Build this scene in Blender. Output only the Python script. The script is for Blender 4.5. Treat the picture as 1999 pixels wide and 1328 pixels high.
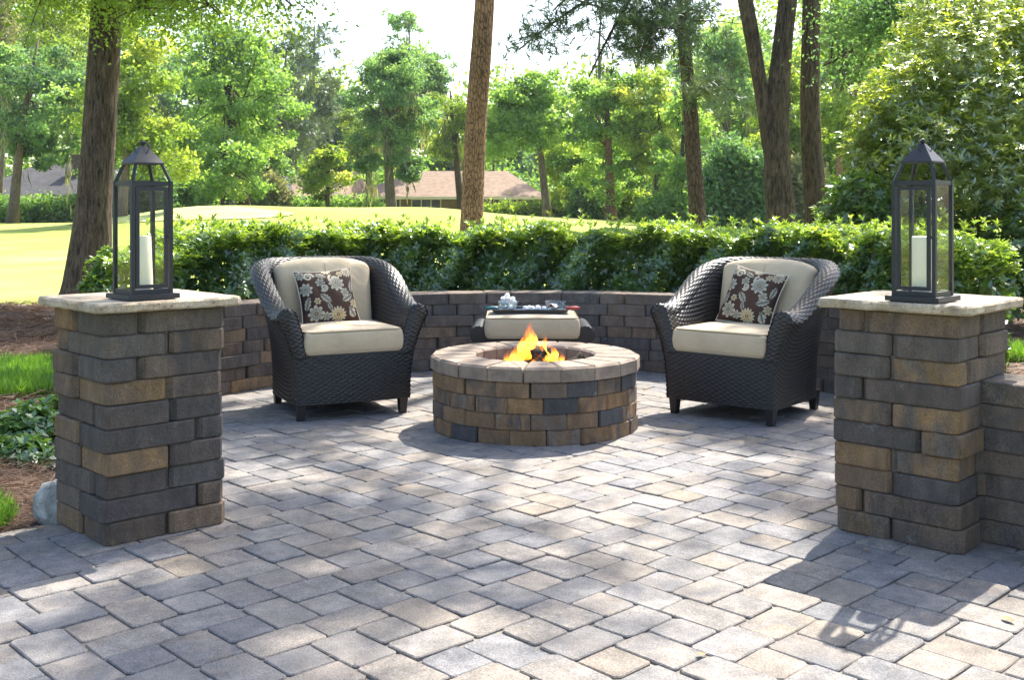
import bpy, bmesh, math, random
import numpy as np
from mathutils import Vector, Matrix, noise

for o in list(bpy.data.objects):
    bpy.data.objects.remove(o)
scene = bpy.context.scene
COL = scene.collection
rnd = random.Random(7)
PI = math.pi

# ------------------------------------------------------------------ camera, sky, sun, exposure
FPX, HZ, CAMH = 2100.0, 415.0, 1.25          # focal length in photo pixels, horizon row, eye height
cam_data = bpy.data.cameras.new('camera')
cam = bpy.data.objects.new('camera', cam_data)
COL.objects.link(cam)
cam.location = (0, 0, CAMH)
cam.rotation_euler = (math.radians(90), 0, 0)
cam_data.sensor_fit = 'HORIZONTAL'
cam_data.sensor_width = 36
cam_data.lens = 36 * FPX / 1999
cam_data.shift_y = -(664 - HZ) / 1999
cam_data.clip_start = 0.05
cam_data.clip_end = 2000
scene.camera = cam

SUN_EL, SUN_AZ = math.radians(52), math.radians(30.7)
S = Vector((math.cos(SUN_EL) * math.sin(SUN_AZ), math.cos(SUN_EL) * math.cos(SUN_AZ), math.sin(SUN_EL)))
world = bpy.data.worlds.new('World')
scene.world = world
world.use_nodes = True
wnt = world.node_tree
wnt.nodes.clear()
sky = wnt.nodes.new('ShaderNodeTexSky')
sky.sky_type = 'NISHITA'
sky.sun_disc = False
sky.sun_elevation = SUN_EL
sky.sun_rotation = SUN_AZ
sky.dust_density = 2.5
bg = wnt.nodes.new('ShaderNodeBackground')
bg.inputs['Strength'].default_value = 0.15
wo = wnt.nodes.new('ShaderNodeOutputWorld')
wnt.links.new(sky.outputs[0], bg.inputs[0])
wnt.links.new(bg.outputs[0], wo.inputs[0])
sun_data = bpy.data.lights.new('sun', 'SUN')
sun_data.energy = 4.6
sun_data.angle = math.radians(0.53)
sun_data.color = (1.0, 0.94, 0.84)
sun = bpy.data.objects.new('sun', sun_data)
COL.objects.link(sun)
sun.rotation_euler = (-S).to_track_quat('-Z', 'Y').to_euler()
sun.location = S * 40
vs = scene.view_settings
vs.view_transform = 'Standard'
vs.look = 'None'
vs.gamma = 1
vs.use_curve_mapping = False
vs.exposure = 1.62
cy = scene.cycles
cy.use_denoising = True
cy.max_bounces = 5
cy.diffuse_bounces = 3
cy.glossy_bounces = 2
cy.transmission_bounces = 6
cy.transparent_max_bounces = 8
cy.caustics_reflective = False
cy.caustics_refractive = False
cy.sample_clamp_indirect = 6

# ------------------------------------------------------------------ helpers
def at(px, py, Y):
    return Vector(((px - 1000) / FPX * Y, Y, CAMH - (py - HZ) / FPX * Y))

def gnd(px, py):
    return at(px, py, FPX * CAMH / (py - HZ))

def link(o, parent=None):
    COL.objects.link(o)
    if parent is not None:
        o.parent = parent
    return o

def tag(o, label=None, cat=None, group=None, kind=None):
    if label: o['label'] = label
    if cat: o['category'] = cat
    if group: o['group'] = group
    if kind: o['kind'] = kind
    return o

def thing(name, label, cat, loc=(0, 0, 0), rz=0.0, group=None):
    o = bpy.data.objects.new(name, None)
    o.empty_display_size = 0.1
    link(o)
    o.location = loc
    o.rotation_euler = (0, 0, rz)
    return tag(o, label, cat, group)

def part(name, me, m, parent=None, loc=None, rot=None, col=None):
    o = bpy.data.objects.new(name, me)
    if m is not None and len(me.materials) == 0:
        me.materials.append(m)
    link(o, parent)
    if loc is not None: o.location = loc
    if rot is not None: o.rotation_euler = rot
    if col is not None: o.color = (col[0], col[1], col[2], 1)
    return o

def pyd(name, V, F, smooth=False):
    me = bpy.data.meshes.new(name)
    me.from_pydata([tuple(v) for v in V], [], [tuple(f) for f in F])
    me.update()
    if smooth:
        me.polygons.foreach_set('use_smooth', [True] * len(me.polygons))
    return me

def npm(name, V, Q, smooth=False, attrs=None):
    """fast mesh from arrays: V (n,3), Q (m,k)"""
    V = np.asarray(V, dtype=np.float32); Q = np.asarray(Q, dtype=np.int32)
    me = bpy.data.meshes.new(name)
    k = Q.shape[1]
    me.vertices.add(len(V)); me.vertices.foreach_set('co', V.ravel())
    me.loops.add(Q.size); me.loops.foreach_set('vertex_index', Q.ravel())
    me.polygons.add(len(Q))
    me.polygons.foreach_set('loop_start', np.arange(0, Q.size, k, dtype=np.int32))
    if smooth:
        me.polygons.foreach_set('use_smooth', np.ones(len(Q), dtype=bool))
    for nm, (dom, arr) in (attrs or {}).items():
        if arr.ndim == 1:
            a = me.attributes.new(nm, 'FLOAT', dom); a.data.foreach_set('value', arr.astype(np.float32))
        else:
            a = me.attributes.new(nm, 'FLOAT_COLOR', dom); a.data.foreach_set('color', arr.astype(np.float32).ravel())
    me.update(calc_edges=True)
    return me

def grid_faces(nu, nv, wrap_u=False):
    """index grid i*nv+j"""
    I = np.arange(nu if wrap_u else nu - 1)[:, None]; J = np.arange(nv - 1)[None, :]
    I2 = (I + 1) % nu
    return np.stack([I * nv + J, I2 * nv + J, I2 * nv + J + 1, I * nv + J + 1], -1).reshape(-1, 4)

class MB:
    def __init__(s): s.V = []; s.F = []
    def add(s, V, F):
        n = len(s.V); s.V += [tuple(v) for v in V]; s.F += [tuple(i + n for i in f) for f in F]
        return s
    def box(s, a, b, M=None):
        (x0, y0, z0), (x1, y1, z1) = a, b
        V = [Vector(v) for v in ((x0,y0,z0),(x1,y0,z0),(x1,y1,z0),(x0,y1,z0),(x0,y0,z1),(x1,y0,z1),(x1,y1,z1),(x0,y1,z1))]
        if M is not None: V = [M @ v for v in V]
        return s.add(V, [(0,3,2,1),(4,5,6,7),(0,1,5,4),(1,2,6,5),(2,3,7,6),(3,0,4,7)])
    def bar(s, p, q, w, h=None):
        """square bar between two points"""
        p = Vector(p); q = Vector(q); h = h or w
        d = (q - p); L = d.length; d.normalize()
        up = Vector((0, 0, 1)) if abs(d.z) < 0.95 else Vector((1, 0, 0))
        a = d.cross(up).normalized(); b = a.cross(d).normalized()
        V = []
        for c in (p, q):
            for i, j in ((-1,-1),(1,-1),(1,1),(-1,1)):
                V.append(c + a * (w/2*i) + b * (h/2*j))
        return s.add(V, [(3,2,1,0),(4,5,6,7),(0,1,5,4),(1,2,6,5),(2,3,7,6),(3,0,4,7)])
    def tube(s, pts, rad, n=8, closed=False, caps=True):
        pts = [Vector(p) for p in pts]; m = len(pts)
        rad = rad if hasattr(rad, '__len__') else [rad] * m
        base = len(s.V); prev = None
        for i, p in enumerate(pts):
            if closed: d = pts[(i+1) % m] - pts[i-1]
            else: d = pts[min(i+1, m-1)] - pts[max(i-1, 0)]
            d.normalize()
            if prev is None:
                up = Vector((0, 0, 1)) if abs(d.z) < 0.9 else Vector((1, 0, 0))
                a = d.cross(up).normalized()
            else:
                a = (prev - d * prev.dot(d)).normalized()
            prev = a; b = d.cross(a)
            for k in range(n):
                t = 2 * PI * k / n
                s.V.append(tuple(p + (a * math.cos(t) + b * math.sin(t)) * rad[i]))
        R = m if closed else m - 1
        for i in range(R):
            for k in range(n):
                k2 = (k + 1) % n; i2 = (i + 1) % m
                s.F.append((base+i*n+k, base+i*n+k2, base+i2*n+k2, base+i2*n+k))
        if caps and not closed:
            s.F.append(tuple(base + k for k in reversed(range(n))))
            s.F.append(tuple(base + (m-1)*n + k for k in range(n)))
        return s
    def lathe(s, prof, n=24, c=(0, 0, 0)):
        base = len(s.V)
        for r, z in prof:
            for k in range(n):
                t = 2 * PI * k / n
                s.V.append((c[0] + r*math.cos(t), c[1] + r*math.sin(t), c[2] + z))
        for i in range(len(prof) - 1):
            for k in range(n):
                k2 = (k + 1) % n
                s.F.append((base+i*n+k, base+i*n+k2, base+(i+1)*n+k2, base+(i+1)*n+k))
        return s
    def mesh(s, name, smooth=False): return pyd(name, s.V, s.F, smooth)

def block_geo(poly, z0, z1, cut=0.008, bev=0.006, bot=0.0, jit=0.0, r=rnd):
    """convex outline (counter-clockwise) -> stone with cut corners and chamfered rims"""
    n = len(poly); out = []
    for i in range(n):
        p = Vector(poly[i]).to_2d(); a = Vector(poly[i-1]).to_2d(); b = Vector(poly[(i+1) % n]).to_2d()
        da = (a - p).normalized(); db = (b - p).normalized()
        c1 = cut * (1 + (r.random() - .5) * .9 if jit else 1)
        out.append(p + da * c1); out.append(p + db * c1)
    if jit:
        out = [p + Vector((r.uniform(-jit, jit), r.uniform(-jit, jit))) for p in out]
    m = len(out); c = sum(out, Vector((0, 0))) / m
    def inset(b):
        res = []
        for i in range(m):
            e0 = (out[i] - out[i-1]).normalized(); e1 = (out[(i+1) % m] - out[i]).normalized()
            nn = Vector((-e0.y - e1.y, e0.x + e1.x))
            nn = nn.normalized() if nn.length > 1e-6 else (c - out[i]).normalized()
            res.append(out[i] + nn * b * 1.1)
        return res
    rings = []
    if bot: rings.append([(p.x, p.y, z0) for p in inset(bot)])
    rings.append([(p.x, p.y, z0 + bot) for p in out])
    rings.append([(p.x, p.y, z1 - bev) for p in out])
    rings.append([(p.x, p.y, z1) for p in inset(bev)])
    V = [v for rg in rings for v in rg]; F = []
    for k in range(len(rings) - 1):
        for i in range(m):
            j = (i + 1) % m
            F.append((k*m+i, k*m+j, (k+1)*m+j, (k+1)*m+i))
    F.append(tuple((len(rings)-1)*m + i for i in range(m)))
    if bot: F.append(tuple(reversed(range(m))))
    return V, F

# ------------------------------------------------------------------ node materials
def newmat(name):
    m = bpy.data.materials.new(name); m.use_nodes = True
    nt = m.node_tree; nt.nodes.clear()
    out = nt.nodes.new('ShaderNodeOutputMaterial')
    return m, nt, out

def nd(nt, typ, props=None, **inp):
    n = nt.nodes.new('ShaderNode' + typ)
    for k, v in (props or {}).items(): setattr(n, k, v)
    for k, v in inp.items():
        key = int(k[1:]) if k[0] == 'i' and k[1:].isdigit() else k.replace('_', ' ')
        s = n.inputs[key]
        if isinstance(v, bpy.types.NodeSocket): nt.links.new(v, s)
        elif isinstance(v, bpy.types.Node): nt.links.new(v.outputs[0], s)
        else:
            if hasattr(s.default_value, '__len__') and hasattr(v, '__len__') and len(s.default_value) == 4 and len(v) == 3:
                v = (*v, 1)
            s.default_value = v
    return n

def ramp(nt, fac, stops):
    n = nt.nodes.new('ShaderNodeValToRGB')
    nt.links.new(fac.outputs[0] if isinstance(fac, bpy.types.Node) else fac, n.inputs[0])
    el = n.color_ramp.elements
    while len(el) < len(stops): el.new(0.5)
    for e, (p, c) in zip(el, stops):
        e.position = p
        e.color = (*c, 1) if len(c) == 3 else c
    return n

def mixc(nt, fac, a, b, mode='MIX'):
    n = nt.nodes.new('ShaderNodeMix'); n.data_type = 'RGBA'; n.blend_type = mode
    for s, v in ((n.inputs[0], fac), (n.inputs[6], a), (n.inputs[7], b)):
        if isinstance(v, bpy.types.NodeSocket): nt.links.new(v, s)
        elif isinstance(v, bpy.types.Node): nt.links.new(v.outputs[2] if v.bl_idname == 'ShaderNodeMix' else v.outputs[0], s)
        else: s.default_value = (*v, 1) if hasattr(v, '__len__') and len(v) == 3 else v
    return n.outputs[2]

def mth(nt, op, a, b=0.0, clamp=False):
    n = nt.nodes.new('ShaderNodeMath'); n.operation = op; n.use_clamp = clamp
    for s, v in ((n.inputs[0], a), (n.inputs[1], b)):
        if isinstance(v, bpy.types.NodeSocket): nt.links.new(v, s)
        elif isinstance(v, bpy.types.Node): nt.links.new(v.outputs[0], s)
        else: s.default_value = v
    return n.outputs[0]

def simple(name, col, rough=0.6, spec=0.5, metal=0.0, bump=None, var=0.0, vscale=8):
    m, nt, out = newmat(name)
    p = nd(nt, 'BsdfPrincipled', Roughness=rough, Metallic=metal)
    p.inputs['Specular IOR Level'].default_value = spec
    p.inputs['Base Color'].default_value = (*col, 1)
    tc = nd(nt, 'TexCoord')
    if var:
        nz = nd(nt, 'TexNoise', Vector=tc.outputs['Object'], Scale=vscale, Detail=5.0)
        c = ramp(nt, nz, [(0.3, tuple(x*(1-var) for x in col)), (0.7, tuple(min(1, x*(1+var)) for x in col))])
        nt.links.new(c.outputs[0], p.inputs['Base Color'])
    if bump:
        nb = nd(nt, 'TexNoise', Vector=tc.outputs['Object'], Scale=bump[0], Detail=4.0)
        b = nd(nt, 'Bump', Strength=bump[1], Distance=bump[2], Height=nb.outputs[0])
        nt.links.new(b.outputs[0], p.inputs['Normal'])
    nt.links.new(p.outputs[0], out.inputs[0])
    return m

def stone_mat(name, attr=None, second=(0.09, 0.095, 0.105), amount=0.8, nscale=5.0, speck=0.18, rough=0.85, bump=0.5, white=0.0, pit=False, streak=1.0):
    """cast concrete stone: own colour from the object (or face attribute), blotches of a second tone, fine grain"""
    m, nt, out = newmat(name)
    tc = nd(nt, 'TexCoord')
    geo = nd(nt, 'NewGeometry')
    if attr:
        colr = nd(nt, 'Attribute', {'attribute_name': attr}).outputs['Color']
        vec = geo.outputs['Position']
    else:
        oi = nd(nt, 'ObjectInfo'); colr = oi.outputs['Color']
        off = mth(nt, 'MULTIPLY', oi.outputs['Random'], 57.0)
        if isinstance(second, list):
            second = ramp(nt, oi.outputs['Random'], [(i / len(second), c) for i, c in enumerate(second)]); second.color_ramp.interpolation = 'CONSTANT'
        vec = nd(nt, 'VectorMath', {'operation': 'ADD'}, i0=tc.outputs['Object'], i1=nd(nt, 'CombineXYZ', X=off, Y=off, Z=off).outputs[0]).outputs[0]
    v1 = nd(nt, 'Mapping', Vector=vec, Scale=(1, 1, streak)).outputs[0]
    n1 = nd(nt, 'TexNoise', Vector=v1, Scale=nscale, Detail=4.0, Roughness=0.65, Distortion=0.8)
    f1 = mth(nt, 'MULTIPLY', ramp(nt, n1, [(0.38, (0, 0, 0)), (0.66, (1, 1, 1))]).outputs[0], amount)
    c1 = mixc(nt, f1, colr, second)
    n2 = nd(nt, 'TexNoise', Vector=v1, Scale=nscale * 1.9, Detail=6.0, Roughness=0.7)
    c2 = mixc(nt, 0.75, c1, ramp(nt, n2, [(0.3, (0.28, 0.28, 0.28)), (0.7, (0.76, 0.73, 0.69))]), 'OVERLAY')
    n3 = nd(nt, 'TexNoise', Vector=vec, Scale=210.0, Detail=2.0)
    c3 = mixc(nt, speck, c2, ramp(nt, n3, [(0.35, (0.0, 0.0, 0.0)), (0.65, (1, 1, 1))]), 'OVERLAY')
    if white:
        n5 = nd(nt, 'TexNoise', Vector=vec, Scale=9.0, Detail=7.0, Roughness=0.75)
        c3 = mixc(nt, mth(nt, 'MULTIPLY', ramp(nt, n5, [(0.62, (0, 0, 0)), (0.74, (1, 1, 1))]).outputs[0], white), c3, (0.45, 0.46, 0.48))
    p = nd(nt, 'BsdfPrincipled', Roughness=rough, Base_Color=c3)
    p.inputs['Specular IOR Level'].default_value = 0.35
    n4 = nd(nt, 'TexNoise', Vector=vec, Scale=70.0, Detail=6.0, Roughness=0.75)
    n6 = nd(nt, 'TexNoise', Vector=vec, Scale=14.0, Detail=3.0)
    hgt = mth(nt, 'ADD', n4.outputs[0], mth(nt, 'MULTIPLY', n6.outputs[0], 1.6))
    if pit:
        vo = nd(nt, 'TexVoronoi', Vector=vec, Scale=38.0)
        hgt = mth(nt, 'ADD', hgt, ramp(nt, vo, [(0.1, (0, 0, 0)), (0.25, (1, 1, 1))]).outputs[0])
    b = nd(nt, 'Bump', Strength=min(bump, 1.0), Distance=0.011 if bump > .7 else 0.006, Height=hgt)
    nt.links.new(b.outputs[0], p.inputs['Normal'])
    nt.links.new(p.outputs[0], out.inputs[0])
    return m

def leaf_mat(name, stops, trans=0.45, gloss=0.05, rough=0.4, tcol=(1.9, 1.7, 0.7)):
    m, nt, out = newmat(name)
    t = nd(nt, 'Attribute', {'attribute_name': 'tone'})
    c = ramp(nt, t.outputs['Fac'], stops)
    d = nd(nt, 'BsdfDiffuse', Color=c.outputs[0])
    tc = mixc(nt, 1.0, c.outputs[0], tcol, 'MULTIPLY')
    tr = nd(nt, 'BsdfTranslucent', Color=tc)
    mx = nd(nt, 'MixShader', Fac=trans, i1=d.outputs[0], i2=tr.outputs[0])
    last = mx
    if gloss:
        g = nd(nt, 'BsdfGlossy', Color=(0.9, 0.95, 1.0), Roughness=rough)
        last = nd(nt, 'MixShader', Fac=gloss, i1=mx.outputs[0], i2=g.outputs[0])
    nt.links.new(last.outputs[0], out.inputs[0])
    return m

def bark_mat(name, dark, light, sc=(9, 9, 1.6), dist=0.03, mossy=None, plates=False):
    m, nt, out = newmat(name)
    tc = nd(nt, 'TexCoord')
    wob = nd(nt, 'TexNoise', Vector=tc.outputs['Object'], Scale=6.0, Detail=3.0)
    wv = nd(nt, 'VectorMath', {'operation': 'MULTIPLY_ADD'}, i0=wob.outputs['Color'], i1=(.06, .06, .12), i2=tc.outputs['Object'])
    mp = nd(nt, 'Mapping', Vector=wv.outputs[0], Scale=sc)
    if plates:
        v = nd(nt, 'TexVoronoi', {'feature': 'DISTANCE_TO_EDGE'}, Vector=mp.outputs[0], Scale=1.6)
        h = ramp(nt, v, [(0.0, (0.1, 0.1, 0.1)), (0.22, (1, 1, 1))]).outputs[0]
        nz = nd(nt, 'TexNoise', Vector=mp.outputs[0], Scale=4.0, Detail=6.0)
        h = mth(nt, 'ADD', mth(nt, 'MULTIPLY', h, 0.7), mth(nt, 'MULTIPLY', nz.outputs[0], 0.5))
    else:
        nz = nd(nt, 'TexNoise', Vector=mp.outputs[0], Scale=2.2, Detail=8.0, Roughness=0.65, Distortion=0.4)
        h = nz.outputs[0]
    c = ramp(nt, h, [(0.34, dark), (0.66, light)])
    big = nd(nt, 'TexNoise', Vector=tc.outputs['Object'], Scale=1.7, Detail=4.0)
    cc = mixc(nt, 0.45, c, ramp(nt, big, [(0.35, (0.3, 0.3, 0.3)), (0.7, (0.75, 0.72, 0.68))]), 'OVERLAY')
    if mossy:
        n2 = nd(nt, 'TexNoise', Vector=tc.outputs['Object'], Scale=11.0, Detail=7.0, Roughness=0.8)
        cc = mixc(nt, ramp(nt, n2, [(0.63, (0, 0, 0)), (0.7, (0.8, 0.8, 0.8))]).outputs[0], cc, mossy)
    p = nd(nt, 'BsdfPrincipled', Roughness=0.95, Base_Color=cc)
    p.inputs['Specular IOR Level'].default_value = 0.2
    b = nd(nt, 'Bump', Strength=1.0, Distance=dist, Height=h)
    nt.links.new(b.outputs[0], p.inputs['Normal'])
    nt.links.new(p.outputs[0], out.inputs[0])
    return m

def ground_mat(name, stops, s1=0.4, s2=18.0, bump=0.4, stripes=False, fine=120.0):
    m, nt, out = newmat(name)
    geo = nd(nt, 'NewGeometry')
    a = nd(nt, 'TexNoise', Vector=geo.outputs['Position'], Scale=s1, Detail=5.0, Roughness=0.6)
    b = nd(nt, 'TexNoise', Vector=geo.outputs['Position'], Scale=s2, Detail=6.0, Roughness=0.7)
    c = mixc(nt, 0.55, ramp(nt, a, stops), ramp(nt, b, [(0.3, (0.33, 0.33, 0.33)), (0.7, (0.7, 0.7, 0.7))]), 'OVERLAY')
    f = nd(nt, 'TexNoise', Vector=geo.outputs['Position'], Scale=fine, Detail=3.0)
    if stripes:
        wv = nd(nt, 'TexWave', Vector=nd(nt, 'Mapping', Vector=geo.outputs['Position'], Rotation=(0, 0, .35)).outputs[0], Scale=.13, Distortion=1.5, Detail=2.0)
        c = mixc(nt, .5, c, ramp(nt, wv, [(0.4, (0.42, 0.42, 0.42)), (0.6, (0.6, 0.6, 0.56))]), 'OVERLAY')
    c = mixc(nt, 0.3, c, ramp(nt, f, [(0.3, (0.2, 0.2, 0.2)), (0.7, (0.8, 0.8, 0.8))]), 'OVERLAY')
    p = nd(nt, 'BsdfPrincipled', Roughness=0.95, Base_Color=c)
    p.inputs['Specular IOR Level'].default_value = 0.15
    bp = nd(nt, 'Bump', Strength=bump, Distance=0.03, Height=b.outputs[0])
    nt.links.new(bp.outputs[0], p.inputs['Normal'])
    nt.links.new(p.outputs[0], out.inputs[0])
    return m

def glass_mat(name, tint=(0.94, 0.97, 0.96), refl=0.07):
    """thin pane: mostly clear with a mirror share"""
    m, nt, out = newmat(name)
    t = nd(nt, 'BsdfTransparent', Color=tint)
    g = nd(nt, 'BsdfGlossy', Color=(1, 1, 1), Roughness=0.015)
    lw = nd(nt, 'LayerWeight', Blend=0.5)
    f = mth(nt, 'ADD', mth(nt, 'MULTIPLY', mth(nt, 'POWER', lw.outputs['Facing'], 4.0), 0.18), refl * 0.2, True)
    mx = nd(nt, 'MixShader', Fac=f, i1=t.outputs[0], i2=g.outputs[0])
    nt.links.new(mx.outputs[0], out.inputs[0])
    return m

# ------------------------------------------------------------------ foliage in arrays
def leaf_arrays(P, D, Nn, L, W, fold=0.12, droop=0.0):
    """P base points, D directions, Nn normals (unit), L lengths, W widths -> verts, quads"""
    Sd = np.cross(D, Nn); Sd /= np.linalg.norm(Sd, axis=1, keepdims=True) + 1e-9
    L = L[:, None]; W = W[:, None]
    mid = P + D * L * 0.48
    v0 = P
    v1 = mid + Sd * W * 0.5 + Nn * L * fold * 0.5
    v2 = P + D * L - Nn * L * droop
    v3 = mid - Sd * W * 0.5 + Nn * L * fold * 0.5
    V = np.stack([v0, v1, v2, v3], 1).reshape(-1, 3)
    return V, np.arange(len(V)).reshape(-1, 4)

def unit(a): return a / (np.linalg.norm(a, axis=1, keepdims=True) + 1e-9)

def random_leaves(R, P, L, W, upbias=0.6, spread=1.0):
    n = len(P)
    Nn = unit(R.normal(size=(n, 3)) * spread + np.array([0, 0, upbias]))
    T = R.normal(size=(n, 3)); T -= (T * Nn).sum(1, keepdims=True) * Nn
    D = unit(T)
    return leaf_arrays(P, D, Nn, L * R.uniform(.7, 1.3, n), W * R.uniform(.7, 1.3, n))

def rosettes(R, C, A, k, L, W, a0=45, a1=85, tone=None):
    """k leaves round each shoot tip C with axis A"""
    m = len(C); A = unit(A)
    B = np.cross(A, unit(R.normal(size=(m, 3)))); B = unit(B); Cc = np.cross(A, B)
    th = (np.arange(k)[None, :] * 2.4 + R.uniform(0, 6.28, (m, 1)) + R.normal(0, .2, (m, k)))
    al = np.radians(R.uniform(a0, a1, (m, k)))
    D = (np.cos(al)[..., None] * A[:, None] + np.sin(al)[..., None] * (np.cos(th)[..., None] * B[:, None] + np.sin(th)[..., None] * Cc[:, None]))
    D = unit(D.reshape(-1, 3)); AA = np.repeat(A, k, 0)
    Nn = unit(AA - (AA * D).sum(1, keepdims=True) * D)
    P = np.repeat(C, k, 0) - AA * R.uniform(0, .5, (m * k, 1)) * L
    n = m * k
    V, Q = leaf_arrays(P, D, Nn, L * R.uniform(.65, 1.2, n), W * R.uniform(.75, 1.2, n), fold=.15, droop=.12)
    tn = np.clip((np.repeat(tone, k) if tone is not None else .5) + R.normal(0, .1, n), 0, 1)
    return V, Q, tn

def merge(parts):
    Vs, Qs, Ts, n = [], [], [], 0
    for V, Q, T in parts:
        Vs.append(V); Qs.append(Q + n); Ts.append(T); n += len(V)
    return np.concatenate(Vs), np.concatenate(Qs), np.concatenate(Ts)

def leaf_part(name, parts, m, parent, kind=None):
    V, Q, T = merge(parts)
    me = npm(name, V, Q, attrs={'tone': ('FACE', np.clip(T, 0, 1))})
    o = part(name, me, m, parent)
    if kind: o['kind'] = kind
    return o

def bez(p0, p1, p2, n):
    return [p0 * ((1-t)**2) + p1 * (2*t*(1-t)) + p2 * (t*t) for t in [i/(n-1) for i in range(n)]]

def smooth01(x, a, b):
    t = np.clip((x - a) / (b - a), 0, 1)
    return t * t * (3 - 2 * t)

# ------------------------------------------------------------------ palette
M_PAVER = stone_mat('paver_concrete', second=[(0.142, 0.143, 0.15), (0.18, 0.158, 0.134), (0.124, 0.127, 0.137), (0.172, 0.158, 0.143)], amount=0.9, nscale=6.0, speck=0.3, bump=0.6)
M_PAVER_F = stone_mat('paver_concrete_field', attr='col', second=(0.14, 0.142, 0.149), amount=0.7, nscale=5.0, speck=0.3, bump=0.6)
M_BRICK = stone_mat('block_concrete', second=[(0.09, 0.076, 0.068), (0.17, 0.12, 0.08), (0.11, 0.098, 0.09), (0.145, 0.11, 0.082), (0.085, 0.072, 0.065)], amount=1.0, nscale=8.0, speck=0.26, bump=0.95, white=0.38, streak=.45)
M_PITB = stone_mat('pit_block_concrete', second=[(0.055, 0.054, 0.056), (0.20, 0.125, 0.065), (0.07, 0.07, 0.073), (0.15, 0.10, 0.065)], amount=1.0, nscale=10.0, speck=0.24, bump=0.95, white=0.45, streak=.4)
M_PITCAP = stone_mat('pit_cap_concrete', second=(0.15, 0.12, 0.095), amount=0.7, nscale=5.0, speck=0.14, bump=0.3)
M_TRAV = stone_mat('travertine', second=(0.34, 0.26, 0.17), amount=0.75, nscale=6.0, speck=0.2, bump=0.9, rough=0.75, pit=True)
M_SAND = ground_mat('joint_sand', [(0.3, (0.15, 0.135, 0.12)), (0.7, (0.27, 0.245, 0.21))], 3.0, 60.0, 0.5)
M_LAWN = ground_mat('lawn_grass', [(0.3, (0.17, 0.24, 0.04)), (0.5, (0.25, 0.30, 0.06)), (0.72, (0.38, 0.39, 0.12))], 0.13, 5.0, 0.9, stripes=True)
M_MULCH = ground_mat('pine_straw_ground', [(0.3, (0.075, 0.05, 0.038)), (0.7, (0.17, 0.115, 0.085))], 1.6, 24.0, 0.9)
M_BUNKER = ground_mat('bunker_sand', [(0.3, (0.34, 0.37, 0.11)), (0.7, (0.46, 0.46, 0.20))], 0.5, 12.0, 0.2)
M_PATH = ground_mat('pale_path', [(0.3, (0.55, 0.52, 0.46)), (0.7, (0.68, 0.65, 0.6))], 0.8, 20.0, 0.2)

# ------------------------------------------------------------------ terrain
def terr(x, y):
    x = np.asarray(x, float); y = np.asarray(y, float)
    z = -0.09 + 0.79 * smooth01(y, 17, 58)
    for mx, my, a, sx, sy in ((-13.8, 50, .95, 5.2, 7), (-4.0, 51, 0.78, 4.2, 6), (2.6, 50, 0.35, 4.0, 6), (-8.6, 51, 0.25, 3, 6)):
        z = z + a * np.exp(-((x - mx) / sx) ** 2 - ((y - my) / sy) ** 2)
    z = z * (1 - 0.75 * smooth01(y, 64, 80))
    z = z + 0.05 * np.sin(x * .31 + 1) * np.sin(y * .23) * smooth01(y, 18, 30)
    return z

ys = np.concatenate([np.linspace(-70, -8, 8), np.linspace(-6, 16, 12), np.linspace(17, 80, 90), np.linspace(83, 190, 20)])
xs = np.concatenate([np.linspace(-160, -42, 14), np.linspace(-40, 40, 101), np.linspace(42, 160, 14)])
GX, GY = np.meshgrid(xs, ys, indexing='ij')
V = np.stack([GX, GY, terr(GX, GY)], -1).reshape(-1, 3)
tag(part('lawn', npm('lawn', V, grid_faces(len(xs), len(ys)), True), M_LAWN), kind='structure')

CX, CY, RW = 0.13, 6.2, 2.40                     # round patio: centre and inner radius of its wall
UA = math.radians(44.0)
U2 = Vector((math.cos(UA), math.sin(UA))); V2 = Vector((math.sin(UA), -math.cos(UA)))
LEDGE = Vector((-1.86, 4.36)); REDGE = Vector((1.80, 4.07))

def on_patio(x, y, m=0.0):
    p = Vector((x, y))
    if (p - Vector((CX, CY))).length < RW + 0.12 + m: return True
    return y < 5.6 and (p - LEDGE).dot(V2) > -m and (p - REDGE).dot(U2) < 0.16 + m

# pine-straw bed round the patio: a sheet that dips under the paving
nx, ny = 150, 130
bx = np.linspace(-9.5, 8.5, nx); by = np.linspace(1.2, 14.4, ny)
BX, BY = np.meshgrid(bx, by, indexing='ij')
BZ = np.zeros_like(BX)
for i in range(nx):
    for j in range(ny):
        x, y = bx[i], by[j]
        if on_patio(x, y, 0.02): BZ[i, j] = -0.06
        else:
            d = math.hypot(x - CX, y - CY) - RW
            if y < 5.6: d = min(abs((Vector((x, y)) - LEDGE).dot(V2)), max(d, .05)) if x < 0 else max(.1, (Vector((x, y)) - REDGE).dot(U2))
            e = min(bx[i] + 9.5, 8.5 - bx[i], 14.4 - by[j])
            h = 0.10 * smooth01(d, 0.05, 0.7) + 0.05 * noise.noise(Vector((x * 1.3, y * 1.3, 3.1))) * smooth01(d, 0.1, .6)
            BZ[i, j] = -0.03 + float(h) * float(smooth01(e, 0, .8)) - 0.08 * float(1 - smooth01(e, 0, .6))
V = np.stack([BX, BY, BZ], -1).reshape(-1, 3)
tag(part('mulch_bed', npm('mulch_bed', V, grid_faces(nx, ny), True), M_MULCH), kind='structure')

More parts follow.
